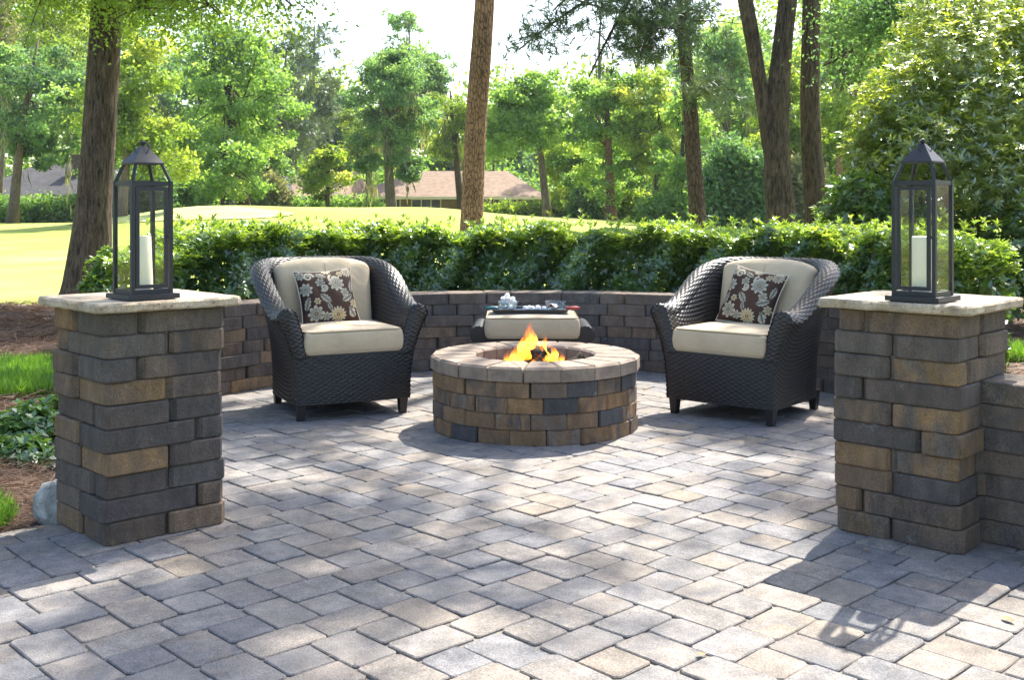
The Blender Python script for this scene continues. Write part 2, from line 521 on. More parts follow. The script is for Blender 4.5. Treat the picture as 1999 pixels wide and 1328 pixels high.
def sheet_on_terrain(name, pts, m, lift, n=14):
    """closed outline laid on the terrain"""
    pts = [Vector(p) for p in pts]; c = sum(pts, Vector((0, 0))) / len(pts)
    ring = []
    for i in range(len(pts)):
        for k in range(6):
            t = k / 6; a, b, d, e = pts[i-1], pts[i], pts[(i+1) % len(pts)], pts[(i+2) % len(pts)]
            ring.append(0.5 * ((2*b) + (d - a)*t + (2*a - 5*b + 4*d - e)*t*t + (3*b - a - 3*d + e)*t*t*t))
    V = []; F = []; m_ = len(ring)
    for r in range(n):
        f = (r + .02) / (n - 1)
        for p in ring:
            q = c + (p - c) * min(f, 1)
            V.append((q.x, q.y, float(terr(q.x, q.y)) + lift))
    for r in range(n - 1):
        for i in range(m_):
            j = (i + 1) % m_
            F.append((r*m_+i, r*m_+j, (r+1)*m_+j, (r+1)*m_+i))
    return tag(part(name, pyd(name, V, F, True), m), kind='structure')

sheet_on_terrain('bunker', [(-18.6, 45), (-15, 43.6), (-11, 44.6), (-9.4, 46.5), (-11.5, 47.9), (-14.2, 48.8), (-17, 47.4)], M_BUNKER, 0.035)
sheet_on_terrain('path', [(-14, 14.75), (-9, 14.7), (-6.0, 14.75), (-5.6, 15.2), (-9, 15.35), (-14, 15.4)], M_PATH, 0.03, 6)

# ------------------------------------------------------------------ paving: squares and 2:3 stones in the photographed bond
K = 0.0777
ORI = Vector((-0.368, 3.443)) - U2 * (1 * K) - V2 * (3 * K)
CELL = [('V', 0, 0), ('V', 0, 3), ('V', 4, 4), ('V', 4, 7), ('U', -2, 6), ('U', 1, 6), ('U', 2, 2), ('U', 5, 2),
        ('S', 2, 0), ('S', 2, 4), ('S', 6, 0), ('S', 6, 4)]
DIM = {'V': (2, 3), 'U': (3, 2), 'S': (2, 2)}
PIT = Vector((0.134, 6.33))
PCL = Vector((-1.509, 3.995)); PCR = Vector((1.628, 3.912))       # front corners of the two pillars
PL = 0.492
AL, AR = math.radians(44.0), math.radians(46.5)
UL, VL = Vector((math.cos(AL), math.sin(AL))), Vector((-math.sin(AL), math.cos(AL)))
UR, VR = Vector((math.cos(AR), math.sin(AR))), Vector((-math.sin(AR), math.cos(AR)))

def in_pillar(p):
    for c, a, b in ((PCL, UL, VL), (PCR, UR, VR)):
        d = p - c
        if .07 < d.dot(a) < PL - .07 and .07 < d.dot(b) < PL - .07: return True
    return False

pavers = []
for cu in range(-9, 12):
    for cv in range(-13, 12):
        for kind, u, v in CELL:
            w, h = DIM[kind]
            c = ORI + U2 * ((cu*8 + u + w/2) * K) + V2 * ((cv*8 + v + h/2) * K)
            if c.y < 1.3 or c.y > 8.7 or abs(c.x) > 3.6: continue
            if not on_patio(c.x, c.y): continue
            if (c - PIT).length < 0.5 or in_pillar(c): continue
            pavers.append((kind, c, w * K, h * K))

def seen_area(c):
    px = 1000 + FPX * c.x / c.y; py = HZ + FPX * CAMH / c.y
    if not (-30 < px < 2030 and py < 1345): return 0
    if 112 < px < 445 and py < 1010: return 0
    if 1625 < px < 1985 and py < 1030: return 0
    if (c - PIT).length < .62: return 0
    return 1 / c.y ** 3

pavers.sort(key=lambda t: -seen_area(t[1]) * t[2] * t[3])
patio = thing('paved_patio', None, None)
tag(patio, kind='structure')
VAR = {}
for kind in 'UVS':
    w, h = DIM[kind]
    for i in range(6):
        g = 0.0027
        hw, hh = w*K/2 - g, h*K/2 - g
        poly = [(-hw, -hh), (hw, -hh), (hw, hh), (-hw, hh)]
        VAR[kind, i] = block_geo(poly, -0.05, 0.0, cut=0.012, bev=0.0034, jit=0.0026, r=random.Random(i * 7 + ord(kind)))
PME = {k: pyd('paver', *g) for k, g in VAR.items()}

def paver_colour(r):
    t = r.random()
    if t < .38: c = (0.176, 0.157, 0.138)
    elif t < .74: c = (0.160, 0.151, 0.143)
    elif t < .96: c = (0.134, 0.132, 0.136)
    else: c = (0.18, 0.152, 0.12)
    s = r.uniform(.84, 1.14) * 1.2
    return tuple(x * s for x in c)

base = MB()
for sgn in (0,):
    n = 96
    ring = [(CX + (RW + .06) * math.cos(2*PI*i/n), CY + (RW + .06) * math.sin(2*PI*i/n), -0.0075) for i in range(n)]
    base.add(ring, [tuple(range(n))])
    L0 = LEDGE + U2 * 1.2; L1 = LEDGE - U2 * 4.2; R1 = REDGE + U2 * .14 + V2 * 4.5; R0 = REDGE + U2 * .14 - V2 * .9
    base.add([(L0.x, L0.y, -.0085), (L1.x, L1.y, -.0085), (R1.x, R1.y, -.0085), (R0.x, R0.y, -.0085)], [(0, 1, 2, 3)])
o = part('sand_joints', base.mesh('sand_joints'), M_SAND, patio)
prng = random.Random(11)
FV, FF, FC = [], [], []
for i, (kind, c, w, h) in enumerate(pavers):
    k = prng.randrange(6); col = paver_colour(prng)
    e = (prng.gauss(0, .008), prng.gauss(0, .008), UA + prng.gauss(0, .012) )
    # plan axes: local x along U2, local y along -V2
    z = prng.gauss(0, .0016)
    if i < 300:
        part('paver', PME[kind, k], M_PAVER, patio, (c.x, c.y, z), e, col)
    else:
        gV, gF = VAR[kind, k]
        Mx = Matrix.Translation((c.x, c.y, z)) @ Matrix.Rotation(e[2], 4, 'Z') @ Matrix.Rotation(e[0], 4, 'X')
        n0 = len(FV)
        FV += [tuple(Mx @ Vector(v)) for v in gV]
        FF += [tuple(q + n0 for q in f) for f in gF]
        FC += [(*col, 1)] * len(gF)
me = pyd('paver_field', FV, FF)
a = me.attributes.new('col', 'FLOAT_COLOR', 'FACE')
a.data.foreach_set('color', np.array(FC, dtype=np.float32).ravel())
o = part('paver_field', me, M_PAVER_F, patio); o['kind'] = 'stuff'

# ------------------------------------------------------------------ block colours
def block_colour(r, warm=.3):
    t = r.random()
    if t < warm * .5: c = (0.30, 0.19, 0.095)
    elif t < warm: c = (0.22, 0.152, 0.10)
    elif t < warm + .3: c = (0.142, 0.112, 0.095)
    elif t < warm + .5: c = (0.110, 0.097, 0.090)
    else: c = (0.16, 0.13, 0.108)
    s = r.uniform(.85, 1.15)
    return tuple(x * s for x in c)

# ------------------------------------------------------------------ the two pillars
def pillar(label, corner, A, rows, mirror, seed, caplabel, warm):
    """rows: (share of corner stone along the wide face, share along the other face), top course first"""
    r = random.Random(seed)
    ax = Vector((math.cos(A), math.sin(A)))
    t = thing('brick_pillar', label, 'pillar', (corner.x, corner.y, 0), A)
    H = 0.0875
    for ci, (fu, fv) in enumerate(rows):
        z0 = (9 - ci) * H; z1 = z0 + H - .002
        a, b = PL * fu, PL * fv                  # local x = right face, local y = left face
        dx = r.uniform(-.010, .009); dy = r.uniform(-.010, .009)
        g = .0035
        a2 = PL * (1 - fu) if r.random() < .5 else a
        for (x0, x1, y0, y1) in ((dx, a - g, dy, b - g), (a + g, PL + r.uniform(-.006, .008), r.uniform(-.010, .010), b - g),
                                 (r.uniform(-.010, .010), a - g, b + g, PL + r.uniform(-.006, .008)), (a + g, PL, b + g, PL)):
            cxm, cym = (x0 + x1) / 2, (y0 + y1) / 2
            poly = [(x0 - cxm, y0 - cym), (x1 - cxm, y0 - cym), (x1 - cxm, y1 - cym), (x0 - cxm, y1 - cym)]
            Vb, Fb = block_geo(poly, 0, z1 - z0, cut=.019, bev=.006, bot=.005, jit=.0025, r=r)
            part('brick', pyd('brick', Vb, Fb), M_BRICK, t, (cxm, cym, z0), (0, 0, r.gauss(0, .008)), tuple(x * .7 for x in block_colour(r, warm + .08)))
    core = MB().box((.03, .03, .0), (PL - .03, PL - .03, 10 * H - .004))
    part('mortar_core', core.mesh('mortar_core'), M_SAND, t)
    # travertine cap with a worn, wavy edge
    o_ = .052; n = 22; top = 10 * H + .038; bot = 10 * H + .002
    rim = []
    cs = [(-o_, -o_), (PL + o_, -o_), (PL + o_, PL + o_), (-o_, PL + o_)]
    for i in range(4):
        p, q = Vector(cs[i]), Vector(cs[(i+1) % 4])
        for k in range(n):
            e = p.lerp(q, k / n)
            if k == 0: e = p.lerp(Vector((PL/2, PL/2)), .022)
            rim.append(e)
    V = []; F = []; m_ = len(rim)
    for li, (z, ins) in enumerate(((bot, .008), (bot + .007, .0), (top - .008, .0), (top, .007))):
        for k, e in enumerate(rim):
            c = Vector((PL/2, PL/2)); d = (c - e).normalized()
            w = noise.noise(Vector((e.x * 26, e.y * 26, li * .7 + seed))) * .005 + noise.noise(Vector((e.x * 70, e.y * 70, li * 1.7 + seed))) * .003
            q = e + d * (ins + w)
            V.append((q.x, q.y, z + noise.noise(Vector((e.x * 14, e.y * 14, seed + 5))) * .0025))
    for li in range(3):
        for k in range(m_):
            j = (k + 1) % m_
            F.append((li*m_+k, li*m_+j, (li+1)*m_+j, (li+1)*m_+k))
    F.append(tuple(3*m_ + k for k in range(m_))); F.append(tuple(reversed(range(m_))))
    o = part('cap_slab', pyd('cap_slab', V, F), M_TRAV, t, col=(0.47, 0.40, 0.31))
    o['label'] = caplabel
    return t

rows_l = [(.26, .54), (.52, .76), (.26, .55), (.50, .53), (.525, .23), (.75, .5), (.516, .485), (.525, .233), (.76, .49), (.51, .485)]
rows_r = [(.467, .754), (.467, .523), (.18, .537), (.467, .763), (.45, .523), (.46, .286), (.41, .53), (.42, .523), (.42, .77), (.42, .53)]
pillar('brown and grey block pillar with travertine cap beside the straw bed and left garden', PCL, AL, rows_l, False, 3, 'cream travertine slab with chipped edges', .3)
pillar('dark grey block pillar with travertine cap joined to the short wall at right', PCR, AR, rows_r, True, 5, 'pale travertine slab in sun', .2)

# ------------------------------------------------------------------ walls of stacked blocks
HW = 0.0872
def wall_lengths(r, total):
    out = []; s = 0
    while s < total - .12:
        l = r.choice((.2, .3, .3, .4)); l = min(l, total - s)
        if total - s - l < .12: l = total - s
        out.append((s, s + l)); s += l
    return out

wall = thing('curved_seat_wall', 'long curved low wall of grey brown blocks behind the armchairs', 'wall', (CX, CY, 0))
r = random.Random(21)
A0, A1 = math.radians(4), math.radians(176)
for c in range(7):
    ri, ro = RW + .002 * c, RW + .3
    tot = (A1 - A0) * RW
    first = r.uniform(.05, .28)
    spans = [(0, first)] + [(first + s, first + e) for s, e in wall_lengths(r, tot - first)]
    for s, e in spans:
        a0, a1 = A0 + s / RW + .0011, A0 + e / RW - .0011
        am = (a0 + a1) / 2
        off = r.uniform(-.010, .008)
        Rm = Matrix.Rotation(-am + PI/2, 2)
        pts = []
        for rad, an in ((ri + off, a1), (ri + off, a0), (ro, a0), (ro, a1)):
            p = Vector((rad * math.cos(an), rad * math.sin(an)))
            q = Rm @ p; pts.append((q.x, q.y - RW))
        Vb, Fb = block_geo(pts, 0, HW - .002, cut=.009, bev=.005, bot=.003, jit=.0015, r=r)
        cen = Vector((RW * math.cos(am), RW * math.sin(am)))
        part('brick', pyd('brick', Vb, Fb), M_BRICK, wall, (cen.x, cen.y, c * HW), (0, 0, am - PI/2), block_colour(r, .22))

# short wall running off from the right pillar
rw = thing('short_seat_wall', 'short dark block wall leaving the picture beside the right pillar', 'wall', (1.80, 4.07, 0), math.atan2(V2.y, V2.x))
r = random.Random(29)
for c in range(7):
    s = -.12
    for k in range(8):
        l = r.choice((.22, .3, .4)) if k else r.choice((.16, .26, .36))
        poly = [(-l/2 + .002, -.0 + r.uniform(-.005, .005)), (l/2 - .002, r.uniform(-.005, .005)), (l/2 - .002, .28), (-l/2 + .002, .28)]
        Vb, Fb = block_geo(poly, 0, HW - .002, cut=.014, bev=.005, bot=.004, jit=.0016, r=r)
        part('brick', pyd('brick', Vb, Fb), M_BRICK, rw, (s + l/2, 0, c * HW), (0, 0, 0), block_colour(r, .22))
        s += l

# ------------------------------------------------------------------ fire pit
pit = thing('fire_pit', 'round stacked block fire pit with pale cap ring in the middle of the patio', 'fire pit', (PIT.x, PIT.y, 0))
NS = 19; RO, RI = 0.605, 0.352; HP = 0.0855
r = random.Random(41)
PHF = -PI/2 - .118
phase = [0.62, 0.18, 0.52, 0.15, 0.0]     # bottom course ... cap
def pit_stone(ro, ri, z0, z1, ph, m, name, cut, bev, bot, col, jr):
    for k in range(NS):
        da = 2*PI/NS
        am = ph + da * (k + .5) + jr.gauss(0, .006)
        hw = da/2 - .0022
        off = jr.uniform(-.004, .005)
        pts = []
        for rad, an in ((ri, -hw), (ro + off, -hw), (ro + off, hw), (ri, hw)):
            pts.append((rad * math.cos(an) - (ro + ri)/2, rad * math.sin(an)))
        Vb, Fb = block_geo(pts, 0, z1 - z0, cut=cut, bev=bev, bot=bot, jit=.0018, r=jr)
        R = (ro + ri) / 2
        part(name, pyd(name, Vb, Fb), m, pit, (R*math.cos(am), R*math.sin(am), z0), (0, 0, am), col(jr))
def pit_col(j):
    t = j.random()
    c = (0.29, 0.175, 0.085) if t < .42 else (0.22, 0.145, 0.085) if t < .68 else (0.085, 0.082, 0.084) if t < .84 else (0.175, 0.145, 0.12)
    s = j.uniform(.62, 1.0); return tuple(x * s for x in c)
for c in range(4):
    pit_stone(RO - .004, RO - .2, c * HP, (c+1) * HP - .002, PHF + phase[c] * 2*PI/NS, M_PITB, 'brick', .01, .007, .003, pit_col, r)
pit_stone(RO + .006, RI, 4 * HP, 5 * HP - .005, PHF, M_PITCAP, 'cap_stone', .006, .012, .003, lambda j: (lambda k: (0.235*k, 0.186*k, 0.145*k))(j.uniform(.88, 1.1)), r)
core = MB().lathe([(RO - .03, .0), (RO - .03, 4*HP - .004), (RO - .185, 4*HP - .004), (RO - .185, 0.0)], 48)
part('liner', core.mesh('liner'), simple('pit_soot', (0.05, 0.045, 0.04), .95, .2, bump=(30, .5, .01)), pit)
ash = MB().lathe([(0.001, .14), (.2, .145), (RO - .19, .12)], 40)
part('ash_bed', ash.mesh('ash_bed', True), simple('ash', (0.12, 0.11, 0.1), .95, .1, bump=(40, .8, .02), var=.5, vscale=20), pit)

# ------------------------------------------------------------------ foliage materials
GREEN = [(0.0, (0.045, 0.10, 0.035)), (0.35, (0.11, 0.22, 0.065)), (0.65, (0.19, 0.34, 0.10)), (1.0, (0.32, 0.46, 0.16))]
M_HEDGE = leaf_mat('hedge_leaf', [(0.0, (0.03, 0.065, 0.015)), (0.4, (0.085, 0.165, 0.035)), (0.7, (0.165, 0.27, 0.055)), (1.0, (0.28, 0.38, 0.095))], .52, .075, .3, (2.2, 2.0, .7))
M_SHRUB = leaf_mat('shrub_leaf', [(0.0, (0.04, 0.075, 0.015)), (0.4, (0.12, 0.18, 0.035)), (0.7, (0.22, 0.29, 0.06)), (1.0, (0.34, 0.40, 0.12))], .55, .13, .3, (2.4, 2.2, .75))
M_BROAD = leaf_mat('broadleaf', GREEN, .58, .03, .5)
M_BLUE = leaf_mat('oak_leaf', [(0.0, (0.035, 0.085, 0.05)), (0.4, (0.085, 0.18, 0.09)), (0.7, (0.14, 0.27, 0.12)), (1.0, (0.25, 0.38, 0.17))], .57, .03, .5)
M_YELLOW = leaf_mat('spring_leaf', [(0.0, (0.07, 0.12, 0.02)), (0.4, (0.15, 0.25, 0.045)), (0.7, (0.23, 0.33, 0.06)), (1.0, (0.36, 0.42, 0.12))], .58, .03, .5)
M_NEEDLE = leaf_mat('pine_needles', [(0.0, (0.03, 0.06, 0.03)), (0.5, (0.08, 0.13, 0.06)), (1.0, (0.19, 0.24, 0.12))], .3, .04, .4, (1.05, 1.1, .7))
M_MOSS = leaf_mat('hanging_moss', [(0.0, (0.08, 0.10, 0.06)), (1.0, (0.26, 0.28, 0.19))], .4, .0)
M_GRASS = leaf_mat('grass_blades', [(0.0, (0.04, 0.11, 0.015)), (0.5, (0.10, 0.23, 0.03)), (1.0, (0.2, 0.36, 0.06))], .45, .04)
M_COVER = leaf_mat('ground_cover_leaf', [(0.0, (0.02, 0.05, 0.012)), (0.5, (0.085, 0.19, 0.04)), (1.0, (0.19, 0.33, 0.08))], .4, .09, .3)
M_STRAW = leaf_mat('pine_straw', [(0.0, (0.06, 0.036, 0.025)), (0.5, (0.18, 0.108, 0.068)), (1.0, (0.36, 0.24, 0.15))], .15, .03, .5, (1, .9, .7))
B_OAK = bark_mat('oak_bark', (0.016, 0.012, 0.010), (0.15, 0.112, 0.085), (16, 16, 2.2), .05, mossy=(0.34, 0.34, 0.30))
B_PINE = bark_mat('pine_bark', (0.07, 0.04, 0.03), (0.30, 0.175, 0.125), (13, 13, 4.0), .03, plates=True)
B_PINED = bark_mat('dark_pine_bark', (0.035, 0.024, 0.02), (0.11, 0.078, 0.06), (13, 13, 4.0), .035, plates=True)
B_GREY = bark_mat('smooth_bark', (0.07, 0.055, 0.042), (0.19, 0.15, 0.115), (13, 13, 2.6), .012)
B_FAR = bark_mat('far_bark', (0.08, 0.06, 0.05), (0.2, 0.165, 0.13), (4, 4, 1), .03)
M_TWIG = simple('twig', (0.08, 0.055, 0.04), .9, .2)

def near_trunk(name, pts, rad, m, parent, seed, n=56, rough=.05, freq=9):
    """trunk with furrowed surface; pts world, rad per point"""
    pts = [Vector(p) for p in pts]
    P = []; R_ = []
    for i in range(len(pts) - 1):
        a = pts[max(i-1, 0)]; b = pts[i]; c = pts[i+1]; d = pts[min(i+2, len(pts)-1)]
        for k in range(14):
            t = k / 14
            P.append(0.5 * ((2*b) + (c - a)*t + (2*a - 5*b + 4*c - d)*t*t + (3*b - a - 3*c + d)*t*t*t))
            R_.append(rad[i] * (1-t) + rad[i+1] * t)
    P.append(pts[-1]); R_.append(rad[-1])
    V = []
    for i, p in enumerate(P):
        for k in range(n):
            t = 2*PI*k/n
            w = noise.noise(Vector((math.cos(t)*freq*.55, math.sin(t)*freq*.55, p.z*.9 + seed))) * rough + noise.noise(Vector((math.cos(t)*1.2, math.sin(t)*1.2, p.z*.35 + seed*3))) * rough * 1.6
            rr = R_[i] * (1 + w)
            V.append((p.x + rr*math.cos(t), p.y + rr*math.sin(t), p.z))
    Fc = grid_faces(len(P), n)
    wrap = [(i*n + n-1, (i+1)*n + n-1, (i+1)*n, i*n) for i in range(len(P)-1)]
    V = np.array(V)
    Fq = np.concatenate([Fc, np.array(wrap)])[:, ::-1]
    o = V[0].copy(); V = V - np.array(parent.location)
    return part(name, npm(name, V, Fq, True), m, parent)

def clusters(R, c, rad, n, shell=.5):
    D = unit(R.normal(size=(n, 3)))
    k = R.uniform(shell, 1.0, (n, 1)) ** .6
    return np.array(c) + D * k * np.array(rad)

def lobed(R, c, rad, n_cl, tone, tvar, shell=.4):
    """leaf-clump centres gathered in uneven lobes, some hanging out past the outline"""
    nl = max(4, int(n_cl / 2.6)); n = int(n_cl * 4.2)
    D = unit(R.normal(size=(nl, 3))); k = R.uniform(shell, 1.0, (nl, 1))
    k = np.where(R.random((nl, 1)) < .22, R.uniform(1.0, 1.22, (nl, 1)), k)
    off = D * k * np.where(D[:, 2:] > 0, np.array([1, 1, 1.0]) - np.maximum(D[:, 2:], 0) * np.array([.38, .38, 0]), 1.0)
    Lc = c + off * rad * .86
    lr = R.uniform(.24, .46, nl) * (rad[0] * rad[2]) ** .5 * (1.15 - .35 * np.abs(k[:, 0]))
    lr = np.maximum(lr, .35)
    w = lr ** 2 / (lr ** 2).sum(); idx = R.choice(nl, n, p=w)
    E = unit(R.normal(size=(n, 3)))
    C = Lc[idx] + E * (R.uniform(.35, 1.08, (n, 1))) * lr[idx][:, None] * np.array([1.15, 1.15, .72])
    lt = R.normal(tone, tvar, nl)
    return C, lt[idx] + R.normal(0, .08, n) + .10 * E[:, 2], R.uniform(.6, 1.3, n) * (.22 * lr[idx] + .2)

def cluster_leaves(R, C, cr, per, L, W, flat=.6, up=.7, tone0=.5, tvar=.16):
    n = len(C); out = []
    P = np.repeat(C, per, 0) + R.normal(size=(n*per, 3)) * np.repeat(np.asarray(cr), per)[:, None] * np.array([.5, .5, .5*flat])
    V, Q = random_leaves(R, P, L, W, up)
    tn = np.repeat(R.normal(tone0, tvar, n) if tvar else tone0, per) + R.normal(0, .12, n*per)
    return V, Q, tn

def limb_mesh(R, mb, trunk_pts, trunk_r, targets, n=6, r0=.35):
    tp = [Vector(p) for p in trunk_pts]
    for tgt in targets:
        tgt = Vector(tgt)
        f = R.uniform(.45, .98); s = f * (len(tp) - 1); i = min(int(s), len(tp) - 2)
        st = tp[i].lerp(tp[i+1], s - i)
        rr = (trunk_r[i] * (1-(s-i)) + trunk_r[i+1] * (s-i))
        if st.z > tgt.z + .2 * (tgt - st).length: st = tp[i]
        mid = st.lerp(tgt, .5) + Vector((R.normal(0, .06), R.normal(0, .06), .12)) * (tgt - st).length
        q = bez(st, mid, tgt, n)
        mb.tube(q, [rr * r0 * (1 - .85 * k/(n-1)) + .01 for k in range(n)], 6)

NTREE = [0]
def far_tree(label, cx, ytop, ybot, hw, Y, m, seed, base_px=None, n_cl=46, per=150, L=.42, W=.26, flat=.6, tr=.22, bark=None,
             moss=False, pine=False, tone=.5, tvar=.16, group=None, shell=.45, name='broadleaf_tree', clr=None, lobes=None):
    """crown given by where it stands (photo column, rows, half width) at distance Y; trunk to the ground below"""
    R = np.random.default_rng(seed)
    c = at(cx, (ytop + ybot) / 2, Y); s = Y / FPX
    if not pine: hw = hw * 1.2; ytop = ytop - .1 * (ybot - ytop)
    rx, rz = hw * s, (ybot - ytop) / 2 * s
    bp = base_px if base_px is not None else cx
    bxx = (bp - 1000) / FPX * Y
    bz = float(terr(bxx, Y)) - .1
    t = thing(name, label, 'tree', (bxx, Y, bz), 0, group)
    o0 = np.array([bxx, Y, bz])
    b = Vector((0, 0, 0)); top = Vector((c.x - bxx, 0, c.z - bz)) + Vector((0, 0, rz * .75))
    mid = b.lerp(top, .5) + Vector((R.normal(0, .03), R.normal(0, .03), 0)) * top.length + Vector(((bxx - c.x) * -.12, 0, 0))
    tp = bez(b, mid, top, 9); trr = [tr * (1.25 if k == 0 else 1) * (1 - .82 * k/8) for k in range(9)]
    mb = MB().tube(tp, trr, 10)
    if pine:
        C = clusters(R, c, (rx, rx * .85, rz), n_cl, shell)
        C = C[np.argsort(C[:, 2])]; ctone = R.normal(tone, tvar, len(C))
    else:
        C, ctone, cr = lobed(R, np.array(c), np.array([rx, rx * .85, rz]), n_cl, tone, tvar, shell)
    if lobes:
        for (lx_, ly_, lw, lh, ln) in lobes:
            q = np.array(at(lx_, ly_, Y))
            if pine: C2 = clusters(R, q, (lw*s, lw*s, lh*s), ln, .3); t2 = R.normal(tone, tvar, ln)
            else:
                C2, t2, c2 = lobed(R, q, np.array([lw*s, lw*s, lh*s]), ln * 3, tone, tvar, .2); cr = np.concatenate([cr, c2])
            C = np.concatenate([C, C2]); ctone = np.concatenate([ctone, t2])
    sel = C[R.choice(len(C), min(16, len(C)), replace=False)] - o0
    limb_mesh(R, mb, tp, trr, sel)
    part('trunk', mb.mesh('trunk', True), bark or B_FAR, t)
    if pine:
        cr = R.uniform(.8, 1.35, len(C)) * (clr if clr else .42 * min(rx, rz) ** .75 + .25)
        n = len(C)
        tw = clusters(R, (0, 0, 0), (1, 1, .6), n * 9, .2).reshape(n, 9, 3) * cr[:, None, None]
        T = (C[:, None] + tw).reshape(-1, 3)
        A = unit(tw.reshape(-1, 3) + np.array([0, 0, .5]))
        V, Q, tn = rosettes(R, T, A, max(6, per // 9), L, W, 15, 80, tone=np.repeat(ctone, 9))
    else:
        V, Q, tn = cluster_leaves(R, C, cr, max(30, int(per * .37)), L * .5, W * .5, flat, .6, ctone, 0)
    leaf_part('crown', [(V - o0, Q, tn)], m, t)
    if moss:
        k = moss; idx = R.choice(len(C), k); P = C[idx] + R.normal(size=(k, 3)) * cr[idx][:, None] * .4
        per2 = 26
        PP = np.repeat(P, per2, 0) + R.normal(size=(k*per2, 3)) * np.array([.16, .16, .5])
        PP[:, 2] -= R.uniform(0, 1.4, k*per2)
        D = unit(np.tile([0, 0, -1.0], (k*per2, 1)) + R.normal(size=(k*per2, 3)) * .18)
        Nn = unit(np.cross(D, R.normal(size=(k*per2, 3))))
        V, Q = leaf_arrays(PP, D, Nn, R.uniform(.5, 1.1, k*per2), R.uniform(.06, .12, k*per2))
        leaf_part('hanging_moss', [(V - o0, Q, R.uniform(0, 1, k*per2))], M_MOSS, t, 'stuff')
    NTREE[0] += 1
    return t

# ------------------------------------------------------------------ houses beyond the lawn
M_ROOF = simple('roof_shingle', (0.20, 0.14, 0.095), .9, .2, bump=(9, .4, .03), var=.25, vscale=3)
M_ROOFG = simple('grey_roof_shingle', (0.06, 0.058, 0.06), .9, .2, bump=(9, .4, .03), var=.25, vscale=2)
M_SIDING = simple('brown_siding', (0.17, 0.12, 0.08), .85, .2, var=.15, vscale=2)
M_SIDINGG = simple('grey_siding', (0.19, 0.185, 0.18), .85, .2, var=.15, vscale=2)
M_TRIM = simple('pale_trim', (0.52, 0.46, 0.38), .7, .3)
M_WGLASS = simple('window_glass', (0.02, 0.03, 0.03), .08, .8)
M_CHIM = simple('chimney_brick', (0.10, 0.075, 0.065), .9, .2, bump=(14, .6, .03), var=.4, vscale=9)
M_SKYL = simple('skylight_glass', (0.55, 0.6, 0.65), .1, .8)

def hip_roof(mb, x0, x1, y0, y1, ze, zr, rx0, rx1, th=.16, ym=None):
    ym = (y0 + y1) / 2 if ym is None else ym
    V = [(x0, y0, ze), (x1, y0, ze), (x1, y1, ze), (x0, y1, ze), (rx0, ym, zr), (rx1, ym, zr)]
    V += [(x, y, z - th) for x, y, z in V[:4]]
    mb.add(V, [(0, 1, 5, 4), (1, 2, 5), (2, 3, 4, 5), (3, 0, 4), (6, 7, 1, 0), (7, 8, 2, 1), (8, 9, 3, 2), (9, 6, 0, 3), (9, 8, 7, 6)])

def window(parent, x0, x1, z0, z1, y, n):
    f = MB(); w = .09
    f.box((x0, y - .05, z0), (x1, y + .03, z0 + w)); f.box((x0, y - .05, z1 - w), (x1, y + .03, z1))
    for k in range(n + 1):
        xx = x0 + (x1 - x0 - w) * k / n
        f.box((xx, y - .048, z0 + w), (xx + w, y + .028, z1 - w))
    fr = part('window', f.mesh('window'), M_TRIM, parent)
    for k in range(n):
        a = x0 + (x1 - x0 - w) * k / n + w; b = x0 + (x1 - x0 - w) * (k + 1) / n
        part('pane', MB().box((a, y - .01, z0 + w), (b, y + .004, z1 - w)).mesh('pane'), M_WGLASS, fr)

HY = 78.0
def hx(px): return (px - 1000) / FPX * HY
def hzz(py, Y=HY): return CAMH - (py - HZ) / FPX * Y
h1 = thing('ranch_house', 'long low brown shingled house behind the central pine', 'house', (0, 0, 0))
part('wall', MB().box((hx(690), HY, -.6), (hx(1052), HY + 11, hzz(386))).mesh('wall'), M_SIDING, h1)
mb = MB(); hip_roof(mb, hx(676), hx(1068), HY - .9, HY + 12, hzz(384), hzz(333, HY + 5), hx(800), hx(990))
rf = part('roof', mb.mesh('roof'), M_ROOF, h1)
for a, b in ((978, 994), (1014, 1030)):
    yy = HY + 1.6; zz = hzz(384) + (hzz(333, HY+5) - hzz(384)) * 2.5 / 6.45
    sl = (hzz(333, HY+5) - hzz(384)) / 6.45
    part('skylight', MB().add([(hx(a), yy, zz - .9*sl + .12), (hx(b), yy, zz - .9*sl + .12), (hx(b) - .2, yy + 1.4, zz + .5*sl + .12), (hx(a) - .2, yy + 1.4, zz + .5*sl + .12),
         (hx(a), yy, zz - .9*sl - .1), (hx(b), yy, zz - .9*sl - .1), (hx(b) - .2, yy + 1.4, zz + .5*sl - .1), (hx(a) - .2, yy + 1.4, zz + .5*sl - .1)],
         [(0,1,2,3), (4,5,1,0), (5,6,2,1), (6,7,3,2), (7,4,0,3)]).mesh('skylight'), M_SKYL, rf)
part('gutter', MB().box((hx(676), HY - 1.0, hzz(389)), (hx(1068), HY - .86, hzz(384.5))).mesh('gutter'), M_TRIM, h1)
for a, b, n in ((803, 862, 3), (963, 1011, 3), (1021, 1045, 1), (728, 750, 1), (772, 783, 1)):
    window(h1, hx(a), hx(b), hzz(412), hzz(387.5), HY - .03, n)
h2 = thing('gabled_house', 'dark gabled house wing behind the small bright tree', 'house', (0, 0, 0))
part('wall', MB().box((hx(560), HY - 4, -.6), (hx(690) - .1, HY + 9, hzz(384, HY-4))).mesh('wall'), M_SIDING, h2)
mb = MB(); hip_roof(mb, hx(545), hx(700), HY - 5, HY + 10, hzz(382, HY-5), hzz(335, HY+2), hx(575), hx(690))
part('roof', mb.mesh('roof'), M_ROOF, h2)
g = MB(); gx0, gx1 = hx(536), hx(590)
zg = hzz(372, HY-6)
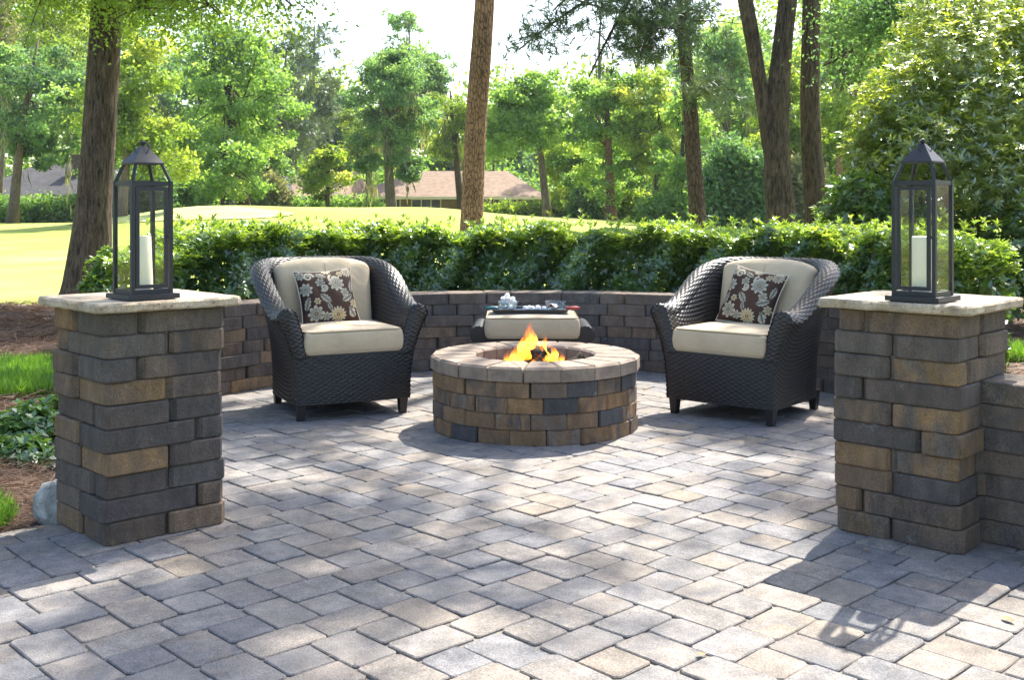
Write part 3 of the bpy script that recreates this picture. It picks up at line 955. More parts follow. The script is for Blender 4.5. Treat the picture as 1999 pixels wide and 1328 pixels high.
g.add([(gx0, HY-6, zg), (gx1, HY-6, zg), ((gx0+gx1)/2, HY-6, hzz(335, HY-6)), (gx0, HY+4, zg), (gx1, HY+4, zg), ((gx0+gx1)/2, HY+4, hzz(335, HY-6))],
      [(0, 1, 2), (0, 2, 5, 3), (1, 4, 5, 2), (3, 5, 4), (0, 3, 4, 1)])
part('gable', g.mesh('gable'), M_ROOFG, h2)
for a, b in ((560, 575), (640, 660)):
    window(h2, hx(a), hx(b), hzz(405, HY-4), hzz(387, HY-4), HY - 4.03, 2)
LY = 70.0
def lx(px): return (px - 1000) / FPX * LY
h3 = thing('grey_roof_house', 'grey roofed house with brick chimney behind the tall oak trunk at left', 'house', (0, 0, 0))
part('wall', MB().box((lx(-40), LY, -.3), (lx(200), LY + 9, hzz(383, LY))).mesh('wall'), M_SIDINGG, h3)
mb = MB(); hip_roof(mb, lx(-60), lx(215), LY - .8, LY + 10, hzz(381, LY), hzz(318, LY + 5), lx(20), lx(190))
part('roof', mb.mesh('roof'), M_ROOFG, h3)
part('gutter', MB().box((lx(-60), LY - .9, hzz(386, LY)), (lx(215), LY - .77, hzz(381.5, LY))).mesh('gutter'), M_TRIM, h3)
part('chimney', MB().box((lx(113), LY + 2.2, hzz(355, LY)), (lx(134), LY + 3.0, hzz(300, LY))).box((lx(112), LY + 2.1, hzz(303, LY)), (lx(135), LY + 3.1, hzz(298, LY))).mesh('chimney'), M_CHIM, h3)
for a, b in ((58, 76), (82, 110), (-10, 20)):
    window(h3, lx(a), lx(b), hzz(400, LY), hzz(385, LY), LY - .03, 1)

# ------------------------------------------------------------------ far trees
far_tree('dark blue green oak with leaning bare trunk at the left edge', 75, 55, 300, 120, 58, M_BLUE, 101, 25, 60, 170, .4, .26, tr=.3, bark=B_GREY, tone=.42, moss=10, lobes=[(60, 290, 70, 40, 12)])
far_tree('pale feathery tree top at the top left corner', -5, -40, 140, 60, 66, M_MOSS, 102, None, 30, 150, .4, .2, tone=.75)
for i, (px, lab) in enumerate(((85, 'slim dark trunk left of the grey chimney, nearest the chimney but one'), (104, 'dark trunk rising just left of the brick chimney'), (148, 'dark trunk between the chimney and the tall oak trunk'))):
    far_tree(lab, px, -60, 200, 60, 88 + 3*i, M_YELLOW, 110 + i, px, 30, 130, .5, .3, tr=.3, bark=B_PINED, tone=.5, group='trees behind the grey roofed house')
far_tree('bright spring green tree with pale trunk seen through the left lantern', 270, 25, 400, 85, 47, M_YELLOW, 120, 237, 70, 190, .34, .24, tr=.22, bark=B_GREY, tone=.5, tvar=.2)
far_tree('tall full green tree with forked limbs above the left bunker', 435, 40, 390, 112, 56, M_BROAD, 121, 480, 95, 200, .38, .26, tr=.34, tone=.56, tvar=.2, bark=B_PINED)
far_tree('short many stemmed green tree under the tall one left of the gabled house', 445, 250, 400, 65, 52, M_BROAD, 122, 440, 40, 150, .34, .24, tr=.2, bark=B_PINED, tone=.55)
far_tree('grey green loblolly pine left of the open sky', 560, 60, 330, 50, 74, M_NEEDLE, 123, 548, 40, 180, .5, .055, pine=True, tr=.25, tone=.6, name='pine_tree', bark=B_FAR)
far_tree('tall airy pine touching the left edge of the open sky', 615, 15, 270, 48, 84, M_NEEDLE, 124, 612, 40, 180, .55, .06, pine=True, tr=.25, tone=.65, name='pine_tree')
far_tree('hazy pine with flat tufts between two taller pines', 588, 120, 330, 60, 92, M_NEEDLE, 125, 590, 40, 160, .6, .07, pine=True, tr=.25, tone=.75, name='pine_tree')
far_tree('small bright maple in front of the gabled house', 640, 272, 380, 55, 64, M_YELLOW, 126, 640, 46, 150, .36, .24, tr=.16, bark=B_PINED, tone=.5, tvar=.2)
far_tree('cone shaped cypress hung with grey moss in front of the long house', 765, 92, 318, 66, 60, M_BLUE, 127, 768, 80, 210, .34, .18, tr=.34, bark=B_GREY, moss=26, tone=.5, tvar=.18, lobes=[(725, 320, 20, 30, 5), (800, 330, 20, 35, 6), (765, 110, 25, 25, 6)])
far_tree('tall sparse topped tree standing against the white sky', 800, 20, 240, 95, 86, M_BLUE, 128, 790, 26, 190, .45, .3, tr=.3, tone=.52, clr=1.5, lobes=[(840, 160, 40, 50, 12)])
far_tree('yellow green willowy tree just left of the central pine trunk', 880, 165, 315, 58, 69, M_YELLOW, 129, 905, 50, 170, .36, .16, tr=.3, bark=B_PINED, tone=.42, moss=14)
far_tree('rounded green tree with visible trunk right of the long house', 1040, 122, 325, 88, 58, M_BROAD, 130, 1071, 75, 190, .36, .25, tr=.27, bark=B_FAR, tone=.52, tvar=.2)
far_tree('bushy green tree on a pinkish trunk behind the ottoman', 1185, 108, 395, 80, 56, M_BROAD, 131, 1194, 70, 190, .36, .25, tr=.3, bark=B_PINE, tone=.55, tvar=.2, lobes=[(1150, 200, 30, 40, 8)])
far_tree('tall thin pine with bare stem rising over the bushy green trees', 1243, 0, 130, 40, 76, M_NEEDLE, 132, 1255, 16, 150, .5, .06, pine=True, tr=.24, bark=B_PINED, tone=.45, name='pine_tree')
far_tree('slender pine stem with a high tuft right of the open sky', 1178, -60, 40, 30, 90, M_NEEDLE, 133, 1184, 12, 140, .5, .06, pine=True, tr=.2, tone=.55, name='pine_tree')
far_tree('bright young tree with thin dark stem left of the dark pine trunk', 1285, 112, 400, 60, 54, M_YELLOW, 134, 1276, 55, 160, .34, .24, tr=.18, bark=B_PINED, tone=.48, tvar=.2)
far_tree('light green tree close behind the dark pine trunk', 1335, 160, 400, 45, 50, M_BROAD, 135, 1325, 45, 150, .32, .22, tr=.15, bark=B_PINED, tone=.6)
far_tree('mossy oak with pale arching limb left of the forked trunk', 1425, 40, 290, 85, 58, M_BLUE, 136, 1408, 65, 170, .36, .24, tr=.3, bark=B_GREY, moss=24, tone=.62, tvar=.2)
far_tree('tree with bare grey trunk seen between forked trunk and straight trunk', 1540, 60, 380, 60, 47, M_YELLOW, 137, 1552, 50, 160, .34, .24, tr=.2, bark=B_GREY, tone=.5)
far_tree('bright leafed tree right of the straight oak trunk', 1660, -20, 300, 75, 44, M_YELLOW, 138, 1640, 75, 180, .32, .22, tr=.16, bark=B_PINE, tone=.45, tvar=.2)
far_tree('slim pinkish stem right of the straight oak trunk', 1700, -40, 180, 55, 52, M_BROAD, 139, 1632, 45, 150, .34, .24, tr=.16, bark=B_PINE, tone=.55)
far_tree('grey stem standing right of the pinkish stem', 1720, 40, 260, 50, 56, M_BROAD, 140, 1672, 40, 150, .34, .24, tr=.17, bark=B_GREY, tone=.5)

# leafy understorey trees that close the gaps between the tall ones
for i, (px, yt, yb, hw, Y, mt, where) in enumerate(((215, 235, 412, 45, 63, M_BROAD, 'just right of the tall oak trunk at left'), (305, 290, 412, 50, 66, M_YELLOW, 'right of the left lantern roof'), (372, 225, 405, 52, 68, M_BLUE, 'above the pale bunker'),
        (520, 240, 400, 48, 70, M_BROAD, 'left of the gabled house'), (1105, 240, 405, 45, 66, M_YELLOW, 'at the right end of the long house'), (1150, 300, 415, 40, 63, M_BROAD, 'left of the pinkish far trunk'),
        (1232, 260, 415, 45, 68, M_BLUE, 'right of the pinkish far trunk'), (1312, 255, 420, 45, 62, M_YELLOW, 'just left of the dark pine trunk'), (1395, 170, 330, 55, 66, M_BROAD, 'above the blue green shrub'),
        (1480, 140, 400, 48, 60, M_YELLOW, 'behind the fork of the oak'), (1610, 190, 420, 45, 48, M_BROAD, 'right behind the straight oak trunk'), (150, 160, 320, 45, 84, M_YELLOW, 'over the grey roof'), (700, 210, 330, 42, 92, M_YELLOW, 'over the roof left of the mossy cypress'), (960, 200, 330, 45, 90, M_BROAD, 'over the roof right of the central pine'))):
    far_tree('understorey tree ' + where, px, yt, yb, hw, Y, mt, 160 + i, None, 44, 120, .38, .26, tr=.14, bark=B_PINED, tone=.52, tvar=.18, group='understorey trees', shell=.2)

# wood behind everything: single crowns, each its own tree
for i, (px, yt, hw, Y) in enumerate(((-60, -70, 110, 108), (90, -60, 110, 112), (250, -60, 105, 105), (395, -30, 100, 110), (520, 60, 75, 104), (660, 175, 75, 112),
        (760, 215, 75, 108), (890, 235, 75, 112), (1000, 215, 70, 106), (1120, 195, 75, 112), (1230, 185, 70, 104), (1340, 110, 75, 110), (1450, 30, 85, 106),
        (1570, -10, 90, 110), (1700, -60, 95, 104), (1840, -80, 105, 110), (1980, -80, 110, 106), (2110, -80, 110, 112))):
    mt = (M_BROAD, M_YELLOW, M_BLUE)[i % 3]
    where = ('farthest left', 'far left', 'over the left lantern', 'left of the pines', 'behind the pines', 'behind the bright maple', 'behind the mossy cypress', 'left of the central pine trunk',
             'right of the central pine trunk', 'above the right end of the long house', 'behind the bushy tree on the pinkish trunk', 'behind the dark pine trunk', 'behind the forked trunk', 'behind the straight oak trunk',
             'behind the right shrub', 'high behind the right lantern', 'behind the right edge', 'farthest right')[i]
    far_tree('distant hazy woodland tree ' + where, px, yt, 400, hw, Y, mt, 200 + i, None, 72, 82, .92, .62, tr=.35, bark=B_PINED, tone=.45, tvar=.15, group='woodland trees far behind', shell=.25)

# the wood beyond reads as one mass: undergrowth and treetops
def wood_mass(name, label, pxs, tops, zlow_y, Y0, Y1, n_cl, per, L, m, seed, cr, tone):
    R = np.random.default_rng(seed)
    px = R.uniform(pxs[0], pxs[-1], n_cl); top = np.interp(px, pxs, tops) + 26 * np.sin(px * .031 + seed) + 16 * np.sin(px * .083)
    f = R.uniform(0, 1, n_cl) ** .8
    py = zlow_y + (top - zlow_y) * f
    Y = R.uniform(Y0, Y1, n_cl)
    C = np.stack([(px - 1000) / FPX * Y, Y, CAMH - (py - HZ) / FPX * Y], -1)
    big = np.sin(px * .047) * np.sin(py * .05 + px * .01)
    V, Q, tn = cluster_leaves(R, C, np.full(n_cl, cr) * R.uniform(.6, 1.4, n_cl), per, L, L * .62, .7, .6, tone + .13 * big + R.normal(0, .08, n_cl), 0)
    return stuff_obj(name, [(V, Q, tn)], m, label, 'woodland')
def stuff_obj(name, parts_, m, label, cat):
    V, Q, T = merge(parts_)
    o = part(name, npm(name, V, Q, attrs={'tone': ('FACE', np.clip(T, 0, 1))}), m)
    return tag(o, label, cat, kind='stuff')
wood_mass('undergrowth', 'dark undergrowth of the wood behind the houses', [-150, 500, 1000, 1500, 2150], [330, 340, 345, 330, 320], 425, 96, 101, 1500, 24, .46, M_BROAD, 31, 1.5, .38)
wood_mass('treetops', 'pale treetops of the wood farthest back', [-200, 480, 560, 640, 760, 870, 950, 1050, 1200, 1300, 1400, 1480, 2200], [-60, -50, 40, 130, 165, 190, 170, 150, 140, 110, 30, -20, -90], 400, 124, 136, 2600, 22, .66, M_YELLOW, 32, 2.2, .42)

# low shrubs under the far trees and clipped hedges by the houses
def far_bush(label, px0, px1, ytop, ybase, Y, m, seed, name='shrub', tone=.45, cat='shrub', L=.2, per=26):
    R = np.random.default_rng(seed); s = Y / FPX
    x0, x1 = (px0 - 1000) * s, (px1 - 1000) * s
    cx_ = (x0 + x1) / 2; zb = float(terr(cx_, Y)) - .05; zt = CAMH - (ytop - HZ) * s
    t = thing(name, label, cat, (cx_, Y, zb))
    h = zt - zb; w = x1 - x0; d = min(w, 2.2 * h) * .5
    n = int(70 * (w * h) ** .8) + 60
    ang = R.uniform(0, 2*PI, n); zz = R.uniform(0, 1, n) ** .8
    xx = R.uniform(-.5, .5, n) * w; bul = (1 - np.abs(2 * xx / w) ** 4) ** .5 if cat == 'shrub' else np.ones(n)
    top = h * (.8 + .2 * np.sin(xx * 2.1 + seed) ** 2) * (.45 + .55 * bul)
    C = np.stack([xx, R.uniform(-.5, .5, n) * d * bul, zz * top], -1)
    P = np.repeat(C, per, 0) + R.normal(size=(n*per, 3)) * .22
    V, Q = random_leaves(R, P, np.full(n*per, L), L * .6, .7)
    leaf_part('foliage', [(V, Q, np.repeat(R.normal(tone, .15, n), per) + R.normal(0, .1, n*per))], m, t)
    mb = MB()
    for k in range(5):
        x = (k - 2) / 5 * w; mb.tube([(x, 0, -.1), (x * 1.1, .1, h * .6)], [.05, .02], 5)
    part('stem', mb.mesh('stem'), M_TWIG, t)
far_bush('tall clipped dark hedge in front of the grey roofed house', -40, 165, 388, 436, 62, M_BROAD, 301, 'clipped_hedge', .35, 'hedge')
far_bush('clipped hedge in front of the gabled house, left of the mossy cypress', 560, 745, 389, 408, 66, M_BROAD, 302, 'clipped_hedge', .5, 'hedge')
far_bush('low clipped hedge below the right end of the long house', 945, 1132, 402, 418, 64, M_YELLOW, 303, 'clipped_hedge', .3, 'hedge')
far_bush('dark shrub bank under the pale trunk behind the left lantern', 225, 335, 330, 420, 58, M_BLUE, 304, tone=.35)
far_bush('green shrub beneath the tall full tree above the bunker', 335, 420, 345, 405, 60, M_BROAD, 305, tone=.5)
far_bush('pale leafed shrub beside the gabled house', 490, 560, 345, 400, 62, M_MOSS, 306, tone=.5)
far_bush('dark shrub right of the clipped hedge by the long house', 1118, 1185, 370, 420, 62, M_BLUE, 307, tone=.35)
far_bush('bright yellow green shrub right of the pinkish far trunk', 1205, 1262, 375, 425, 58, M_YELLOW, 308, tone=.5)
far_bush('green shrub at the foot of the thin far stems left of the dark pine', 1255, 1345, 380, 432, 50, M_BROAD, 309, tone=.5)
far_bush('large blue green shaded shrub between the dark pine and the forked trunk', 1372, 1500, 268, 440, 38, M_BLUE, 310, tone=.4, L=.17, per=34)
far_bush('pale sunny shrub seen between forked trunk and straight trunk', 1530, 1600, 300, 440, 40, M_MOSS, 311, tone=.6)

# ------------------------------------------------------------------ near trees
RN = np.random.default_rng(77)
def crown_over(t, C, cr, per, L, W, m, tone=.5, seed=1):
    R = np.random.default_rng(seed)
    V, Q, tn = cluster_leaves(R, C, cr, per, L, W, .6, .9, tone, .14)
    leaf_part('crown', [(V - np.array(t.location), Q, tn)], m, t)

def near_tree(name, label, pts, rad, bark, seed, crown=None, m=None, rough=.05, freq=9, fork=None, tone=.5, light_gap=None):
    p0 = Vector(pts[0]); t = thing(name, label, 'tree', (p0.x, p0.y, p0.z))
    near_trunk('trunk', pts, rad, bark, t, seed, rough=rough, freq=freq)
    if fork: near_trunk('forked_stem', fork[0], fork[1], bark, t, seed + 9, rough=rough, freq=freq)
    if crown:
        c, rr, n, per, L, W, crad = crown
        R = np.random.default_rng(seed)
        C = clusters(R, c, rr, n, .15)
        if light_gap is not None: C = C[[light_gap(q) for q in C]]; n = len(C)
        mb = MB(); tp = [Vector(p) - p0 for p in pts[-3:]]
        limb_mesh(R, mb, tp, [rad[-3]*.6, rad[-2]*.6, rad[-1]], [Vector(q) - p0 for q in C[:24]], 7, .45)
        part('limbs', mb.mesh('limbs', True), bark, t)
        crown_over(t, C, np.full(n, crad) * R.uniform(.7, 1.3, n), per, L, W, m, tone, seed + 3)
    return t

YL = 15.9
t_oak = near_tree('oak_tree', 'tall brown oak trunk left of the patio behind the left lantern',
    [at(168, 592, YL), at(172, 555, YL), at(184, 400, YL), at(196, 230, YL), at(208, 0, YL), at(222, -260, YL), at(230, -600, YL)],
    [.46, .34, .245, .235, .222, .20, .1], B_OAK, 5, crown=((-5.6, 15.5, 9.2), (6.0, 5.0, 3.6), 120, 150, .20, .12, .8), m=M_YELLOW, rough=.045, tone=.45)
YP = 20.0
t_pine = near_tree('pine_tree', 'straight reddish pine trunk rising behind the hedge in the centre',
    [at(918, 545, YP), at(921, 440, YP), at(929, 250, YP), at(943, 60, YP), at(950, -80, YP), at(962, -500, YP), at(970, -1000, YP)],
    [.24, .215, .195, .182, .175, .15, .06], B_PINE, 8, crown=((-.6, 20, 15.5), (3.2, 3.2, 2.4), 50, 150, .3, .05, .9), m=M_NEEDLE, rough=.04, freq=11)
YD = 19.0
t_dark = near_tree('pine_tree', 'dark pine trunk with needle tuft left of the forked trunk',
    [at(1364, 560, YD), at(1362, 425, YD), at(1355, 320, YD), at(1347, 200, YD), at(1336, 80, YD), at(1330, -60, YD), at(1318, -500, YD), at(1310, -1000, YD)],
    [.17, .15, .135, .125, .11, .105, .09, .04], B_PINED, 12, crown=((1.2, 20.6, 14), (2.6, 2.4, 2.2), 24, 150, .3, .05, .8), m=M_NEEDLE, rough=.05, freq=11)  # out-of-view crown placed to drop its shade behind the hedge
YO = 16.5
t_twin = near_tree('oak_tree', 'forked oak trunk dividing into two stems right of the dark pine',
    [at(1529, 580, YO), at(1526, 428, YO), at(1518, 330, YO), at(1519, 200, YO), at(1528, 90, YO), at(1541, -30, YO), at(1560, -300, YO), at(1570, -560, YO)],
    [.27, .225, .20, .168, .15, .14, .12, .08], B_OAK, 15, crown=((4.3, 13.3, 12.0), (4.8, 4.3, 2.2), 104, 220, .17, .105, .55), m=M_BROAD, rough=.035,
    fork=([at(1512, 345, YO), at(1502, 280, YO), at(1489, 190, YO), at(1472, 90, YO), at(1452, -20, YO), at(1400, -300, YO), at(1380, -500, YO)], [.1, .115, .11, .115, .12, .1, .05]), light_gap=lambda q: q[1] - .664*(q[2] - 1) < 7.9 and math.hypot(q[0] - .394*(q[2] - .42) - .13, q[1] - .664*(q[2] - .42) - 6.4) > 1.0 and math.hypot(q[0] - .394*(q[2] - .9) + 1.4, q[1] - .664*(q[2] - .9) - 4.3) > .75 and not (4.7 < q[1] - .664*q[2] < 8 and math.sin(q[0]*37 + q[1]*91) > -.05) and not (q[0] - .394*q[2] > .1 and q[1] - .664*q[2] < 4.3))  # unseen crown shifted and holed to steer shade and sun onto the patio
t_str = near_tree('oak_tree', 'straight oak trunk right of the forked oak',
    [at(1600, 590, YO + .6), at(1597, 420, YO + .6), at(1588, 330, YO + .6), at(1582, 200, YO + .6), at(1584, 60, YO + .6), at(1586, -80, YO + .6), at(1590, -450, YO + .6)],
    [.26, .195, .165, .15, .145, .14, .08], B_OAK, 18, crown=((3.2, 20.5, 12), (2.6, 2.4, 1.8), 26, 150, .17, .10, .7), m=M_BROAD, rough=.035)  # unseen crown pushed back off its trunk so the hedge stays sunlit

# low leafy boughs of the left oak that hang into view, reddish pine boughs
def bough(name, parent, p0, p1, sag, m, seed, n=14, per=60, L=.13, W=.075, spread=.45, tone=.6, pine=False, bark=None, r0=.035):
    R = np.random.default_rng(seed); o0 = Vector(parent.location)
    p0 = Vector(p0); p1 = Vector(p1); mid = p0.lerp(p1, .5) + Vector((0, 0, sag))
    q = bez(p0, mid, p1, 12); mb = MB().tube([p - o0 for p in q], [r0 * (1 - .8*i/11) + .004 for i in range(12)], 6)
    tips = []
    for k in range(n):
        f = R.uniform(.25, 1); b = q[min(11, int(f * 11))]
        e = b + Vector((R.normal(0, spread), R.normal(0, spread), R.normal(-.1, spread * .6)))
        mb.tube([x - o0 for x in bez(b, b.lerp(e, .5) + Vector((0, 0, .08)), e, 5)], [r0 * .35, r0*.28, r0*.2, r0*.13, .003], 5)
        tips.append(e); tips.append(b.lerp(e, .6))
    part(name, mb.mesh(name, True), bark or M_TWIG, parent)
    T = np.array([list(x) for x in tips])
    if pine:
        TT = np.repeat(T, 4, 0) + R.normal(size=(len(T)*4, 3)) * .12
        V, Q, tn = rosettes(R, TT, R.normal(size=TT.shape) + np.array([0, 0, .3]), per // 3, L, W, 10, 70, tone=R.normal(tone, .15, len(TT)))
    else:
        P = np.repeat(T, per, 0) + R.normal(size=(len(T)*per, 3)) * .2
        V, Q = random_leaves(R, P, np.full(len(P), L), W, .7); tn = R.normal(tone, .15, len(P))
    leaf_part(name + '_leaves', [(V - np.array(o0), Q, tn)], m, parent)

for k, (a, b, sag) in enumerate((((235, -60, YL), (430, 30, 13.6), .5), ((240, -120, YL), (570, 10, 13.0), .8), ((225, -40, YL), (290, 45, 14.5), .3), ((200, -60, YL), (60, 10, 14.5), .3))):
    bough('bough', t_oak, at(*a), at(*b), sag, M_YELLOW, 400 + k, n=26, per=60, L=.066, W=.038, tone=.3, spread=.42)
for k, (a, b, sag) in enumerate((((1325, -60, YD), (1015, 95, 17.0), .5), ((1325, -120, YD), (1150, 150, 17.5), .5), ((1325, -20, YD), (1250, 110, 17.5), .35), ((1330, -140, YD), (1080, 20, 16.5), .4), ((1330, 30, YD), (1320, 60, 17), .1))):
    bough('bough', t_dark, at(*a), at(*b), sag, M_NEEDLE, 420 + k, n=26, per=51, L=.19, W=.014, tone=.32, spread=.38, pine=True, bark=B_PINED, r0=.045)
bough('needle_tuft', t_dark, at(1345, 150, YD - .1), at(1368, 182, YD - .8), .05, M_NEEDLE, 440, n=4, per=60, L=.22, W=.014, tone=.8, spread=.12, pine=True, bark=B_PINED, r0=.015)
bough('bough', t_dark, at(1352, 190, YD), at(1440, 175, YD - 1), .1, M_NEEDLE, 441, n=10, per=40, L=.22, W=.016, tone=.45, spread=.3, pine=True, bark=B_PINED, r0=.025)
bough('bough', t_str, at(1800, -20, 14.5), at(1606, 128, 15.5), -.25, M_BLUE, 450, n=10, per=26, L=.06, W=.035, tone=.35, spread=.4, bark=B_OAK, r0=.05)
for k, (a, b) in enumerate((((1790, -70, 15), (1690, 50, 14.5)), ((1830, -80, 15), (1745, 60, 14)), ((1870, -60, 15), (1730, 10, 14)))):
    bough('bough', t_str, at(*a), at(*b), .2, M_BLUE, 455 + k, n=24, per=70, L=.06, W=.034, tone=.32, spread=.42, bark=B_OAK, r0=.03)

# ------------------------------------------------------------------ hedge round the back of the patio
def hedge():
    R = np.random.default_rng(55)
    t = thing('leafy_hedge', 'long waist high glossy green hedge behind the curved wall', 'hedge', (CX, CY, 0))
    a0, a1 = math.radians(24), math.radians(147.5)
    n = 22000
    ph = R.uniform(a0, a1, n)
    def bump(ph, z): return .14 * np.sin(ph * 23 + 4 * z) * np.sin(ph * 9 + 1) + .09 * np.sin(ph * 51 + z * 9) + .07 * np.sin(z * 11 + ph * 33)
    kind = R.random(n)
    htop = 1.10 + .035 * np.sin(ph * 17) + .03 * np.sin(ph * 41 + 2)
    endf = np.clip(np.minimum(ph - a0, a1 - ph) / .16, 0, 1) ** .5
    ri, ro = 2.98, 4.15
    rr = np.where(kind < .5, ri + bump(ph, R.random(n) * 0 + .5) + np.abs(R.normal(0, .08, n)), R.uniform(ri, ro, n))
    zz = np.where(kind < .5, R.uniform(.12, 1.0, n) * htop, htop - np.abs(R.normal(0, .06, n)))
    face = kind < .5
    rr[face] = ri + bump(ph[face], zz[face]) + np.abs(R.normal(0, .1, face.sum())) + .18 * (zz[face] / htop[face]) ** 4
    mid = (ri + ro) / 2
    rr = mid + (rr - mid) * (.45 + .55 * endf)
    zz = zz * (.75 + .25 * endf)
    C = np.stack([rr * np.cos(ph), rr * np.sin(ph), zz], -1)
    inw = np.stack([-np.cos(ph), -np.sin(ph), np.zeros(n)], -1)
    A = np.where(face[:, None], inw * .9 + np.array([0, 0, .7]), inw * .1 + np.array([0, 0, 1.0])) + R.normal(size=(n, 3)) * .35
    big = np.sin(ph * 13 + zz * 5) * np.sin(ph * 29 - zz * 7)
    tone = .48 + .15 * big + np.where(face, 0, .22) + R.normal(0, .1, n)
    p1 = rosettes(R, C, A, 7, .051, .021, 45, 88, tone)
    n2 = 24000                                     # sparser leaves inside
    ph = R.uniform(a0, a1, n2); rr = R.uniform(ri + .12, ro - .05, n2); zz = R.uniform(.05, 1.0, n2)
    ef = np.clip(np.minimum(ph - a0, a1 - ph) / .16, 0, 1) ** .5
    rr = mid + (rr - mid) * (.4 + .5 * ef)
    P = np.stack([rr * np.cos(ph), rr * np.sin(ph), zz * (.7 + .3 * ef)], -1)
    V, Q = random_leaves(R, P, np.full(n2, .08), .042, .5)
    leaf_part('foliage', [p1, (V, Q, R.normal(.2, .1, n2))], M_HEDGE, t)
    n3 = 330                                       # upright young shoots along the top
    ph = R.uniform(a0 + .03, a1 - .03, n3); rr = R.uniform(ri + .1, ro - .1, n3)
    C = np.stack([rr * np.cos(ph), rr * np.sin(ph), 1.12 + np.abs(R.normal(0, .05, n3))], -1)
    V, Q, tn = rosettes(R, C, np.tile([0, 0, 1.0], (n3, 1)) + R.normal(size=(n3, 3)) * .2, 7, .055, .018, 15, 60, R.normal(.75, .12, n3))
    leaf_part('young_shoots', [(V, Q, tn)], M_HEDGE, t)
    mb = MB()
    for k in range(60):
        p = R.uniform(a0 + .08, a1 - .08); q = R.uniform(ri + .25, ro - .25)
        b = Vector((q*math.cos(p), q*math.sin(p), 0))
        for j in range(3):
            e = b + Vector((R.normal(0, .16), R.normal(0, .16), R.uniform(.5, .9)))
            mb.tube(bez(b, b.lerp(e, .5) + Vector((R.normal(0, .05), R.normal(0, .05), 0)), e, 4), [.014, .011, .008, .004], 5)
    part('stems', mb.mesh('stems'), M_TWIG, t)
hedge()

# ------------------------------------------------------------------ big sunlit shrub at right and darker ones below it
def big_shrub(label, blobs, seed, m, L, W, k=7, tone=.5, dens=26, stems=(), base=None, name='large_shrub'):
    R = np.random.default_rng(seed)
    b0 = Vector(base); t = thing(name, label, 'shrub', b0)
    o0 = np.array(b0); parts_ = []
    for (px, py, Y, rx, rz) in blobs:
        c = np.array(at(px, py, Y)); n = int(dens * 4 * PI * rx * rz)
        D = unit(R.normal(size=(n, 3))); kk = R.uniform(.62, 1.06, (n, 1)) + .10 * np.sin(D[:, :1] * 9 + D[:, 2:] * 11)
        C = c + D * kk * np.array([rx, rx * .8, rz])
        C[:, 2] = np.maximum(C[:, 2], .08)
        A = D * .6 + np.array([0, -.15, .95]) + R.normal(size=(n, 3)) * .3
        lay = np.sin(C[:, 2] * 7 + C[:, 0] * 2.2) * .1
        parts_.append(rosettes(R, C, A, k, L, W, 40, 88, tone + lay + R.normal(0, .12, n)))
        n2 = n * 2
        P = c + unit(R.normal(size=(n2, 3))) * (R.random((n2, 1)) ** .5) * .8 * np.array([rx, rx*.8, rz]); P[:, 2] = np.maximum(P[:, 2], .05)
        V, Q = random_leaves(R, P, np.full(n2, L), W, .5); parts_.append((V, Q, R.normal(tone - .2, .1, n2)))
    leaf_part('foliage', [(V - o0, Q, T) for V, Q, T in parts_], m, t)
    mb = MB()
    for (px, py, Y, rx, rz) in blobs:
        e = at(px, py, Y) - b0
        st = Vector((R.normal(0, .25), R.normal(0, .2), -.1))
        mb.tube(bez(st, st.lerp(e, .5) + Vector((0, 0, .3)), e + Vector((0, 0, rz * .5)), 7), [.05, .045, .04, .03, .025, .018, .01], 7)
    part('stems', mb.mesh('stems', True), B_GREY, t)
    return t
big_shrub('tall sunlit yellow green shrub filling the upper right behind the right lantern',
    [(1880, 120, 12.4, .95, .62), (1780, 200, 12.0, .62, .5), (1960, 220, 11.8, .8, .6), (1830, 290, 11.6, .75, .45), (2080, 130, 12.4, .9, .8), (1960, 345, 11.3, .65, .42), (1700, 300, 12.2, .42, .3), (2080, 330, 11.6, .7, .6), (1850, 30, 12.8, .6, .4), (1990, 40, 12.8, .8, .5), (1745, 250, 12.0, .45, .35)],
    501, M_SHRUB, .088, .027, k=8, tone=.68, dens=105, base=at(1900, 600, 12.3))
big_shrub('dark green glossy shrub at the foot of the straight oak, left of the right lantern',
    [(1690, 395, 11.6, .45, .4), (1650, 380, 12.4, .25, .25), (1750, 340, 12.2, .5, .35), (1640, 430, 11.8, .25, .3), (1750, 440, 11.4, .5, .4), (1670, 270, 12.6, .3, .1)],
    502, M_HEDGE, .085, .034, tone=.5, dens=90, base=at(1700, 590, 12.0))
big_shrub('shaded dark shrub mass behind the right lantern, below the sunlit shrub',
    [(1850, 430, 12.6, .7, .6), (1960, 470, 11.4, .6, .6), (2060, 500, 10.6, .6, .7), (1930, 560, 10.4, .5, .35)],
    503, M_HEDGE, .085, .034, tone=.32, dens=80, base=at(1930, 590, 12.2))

big_shrub('small glossy shrub at the foot of the tall oak, left of the left lantern', [(203, 540, 9.4, .17, .2), (215, 505, 9.5, .1, .12), (190, 570, 9.3, .16, .15)], 504, M_HEDGE, .06, .025, tone=.6, dens=260, base=at(200, 620, 9.4), name='small_shrub')

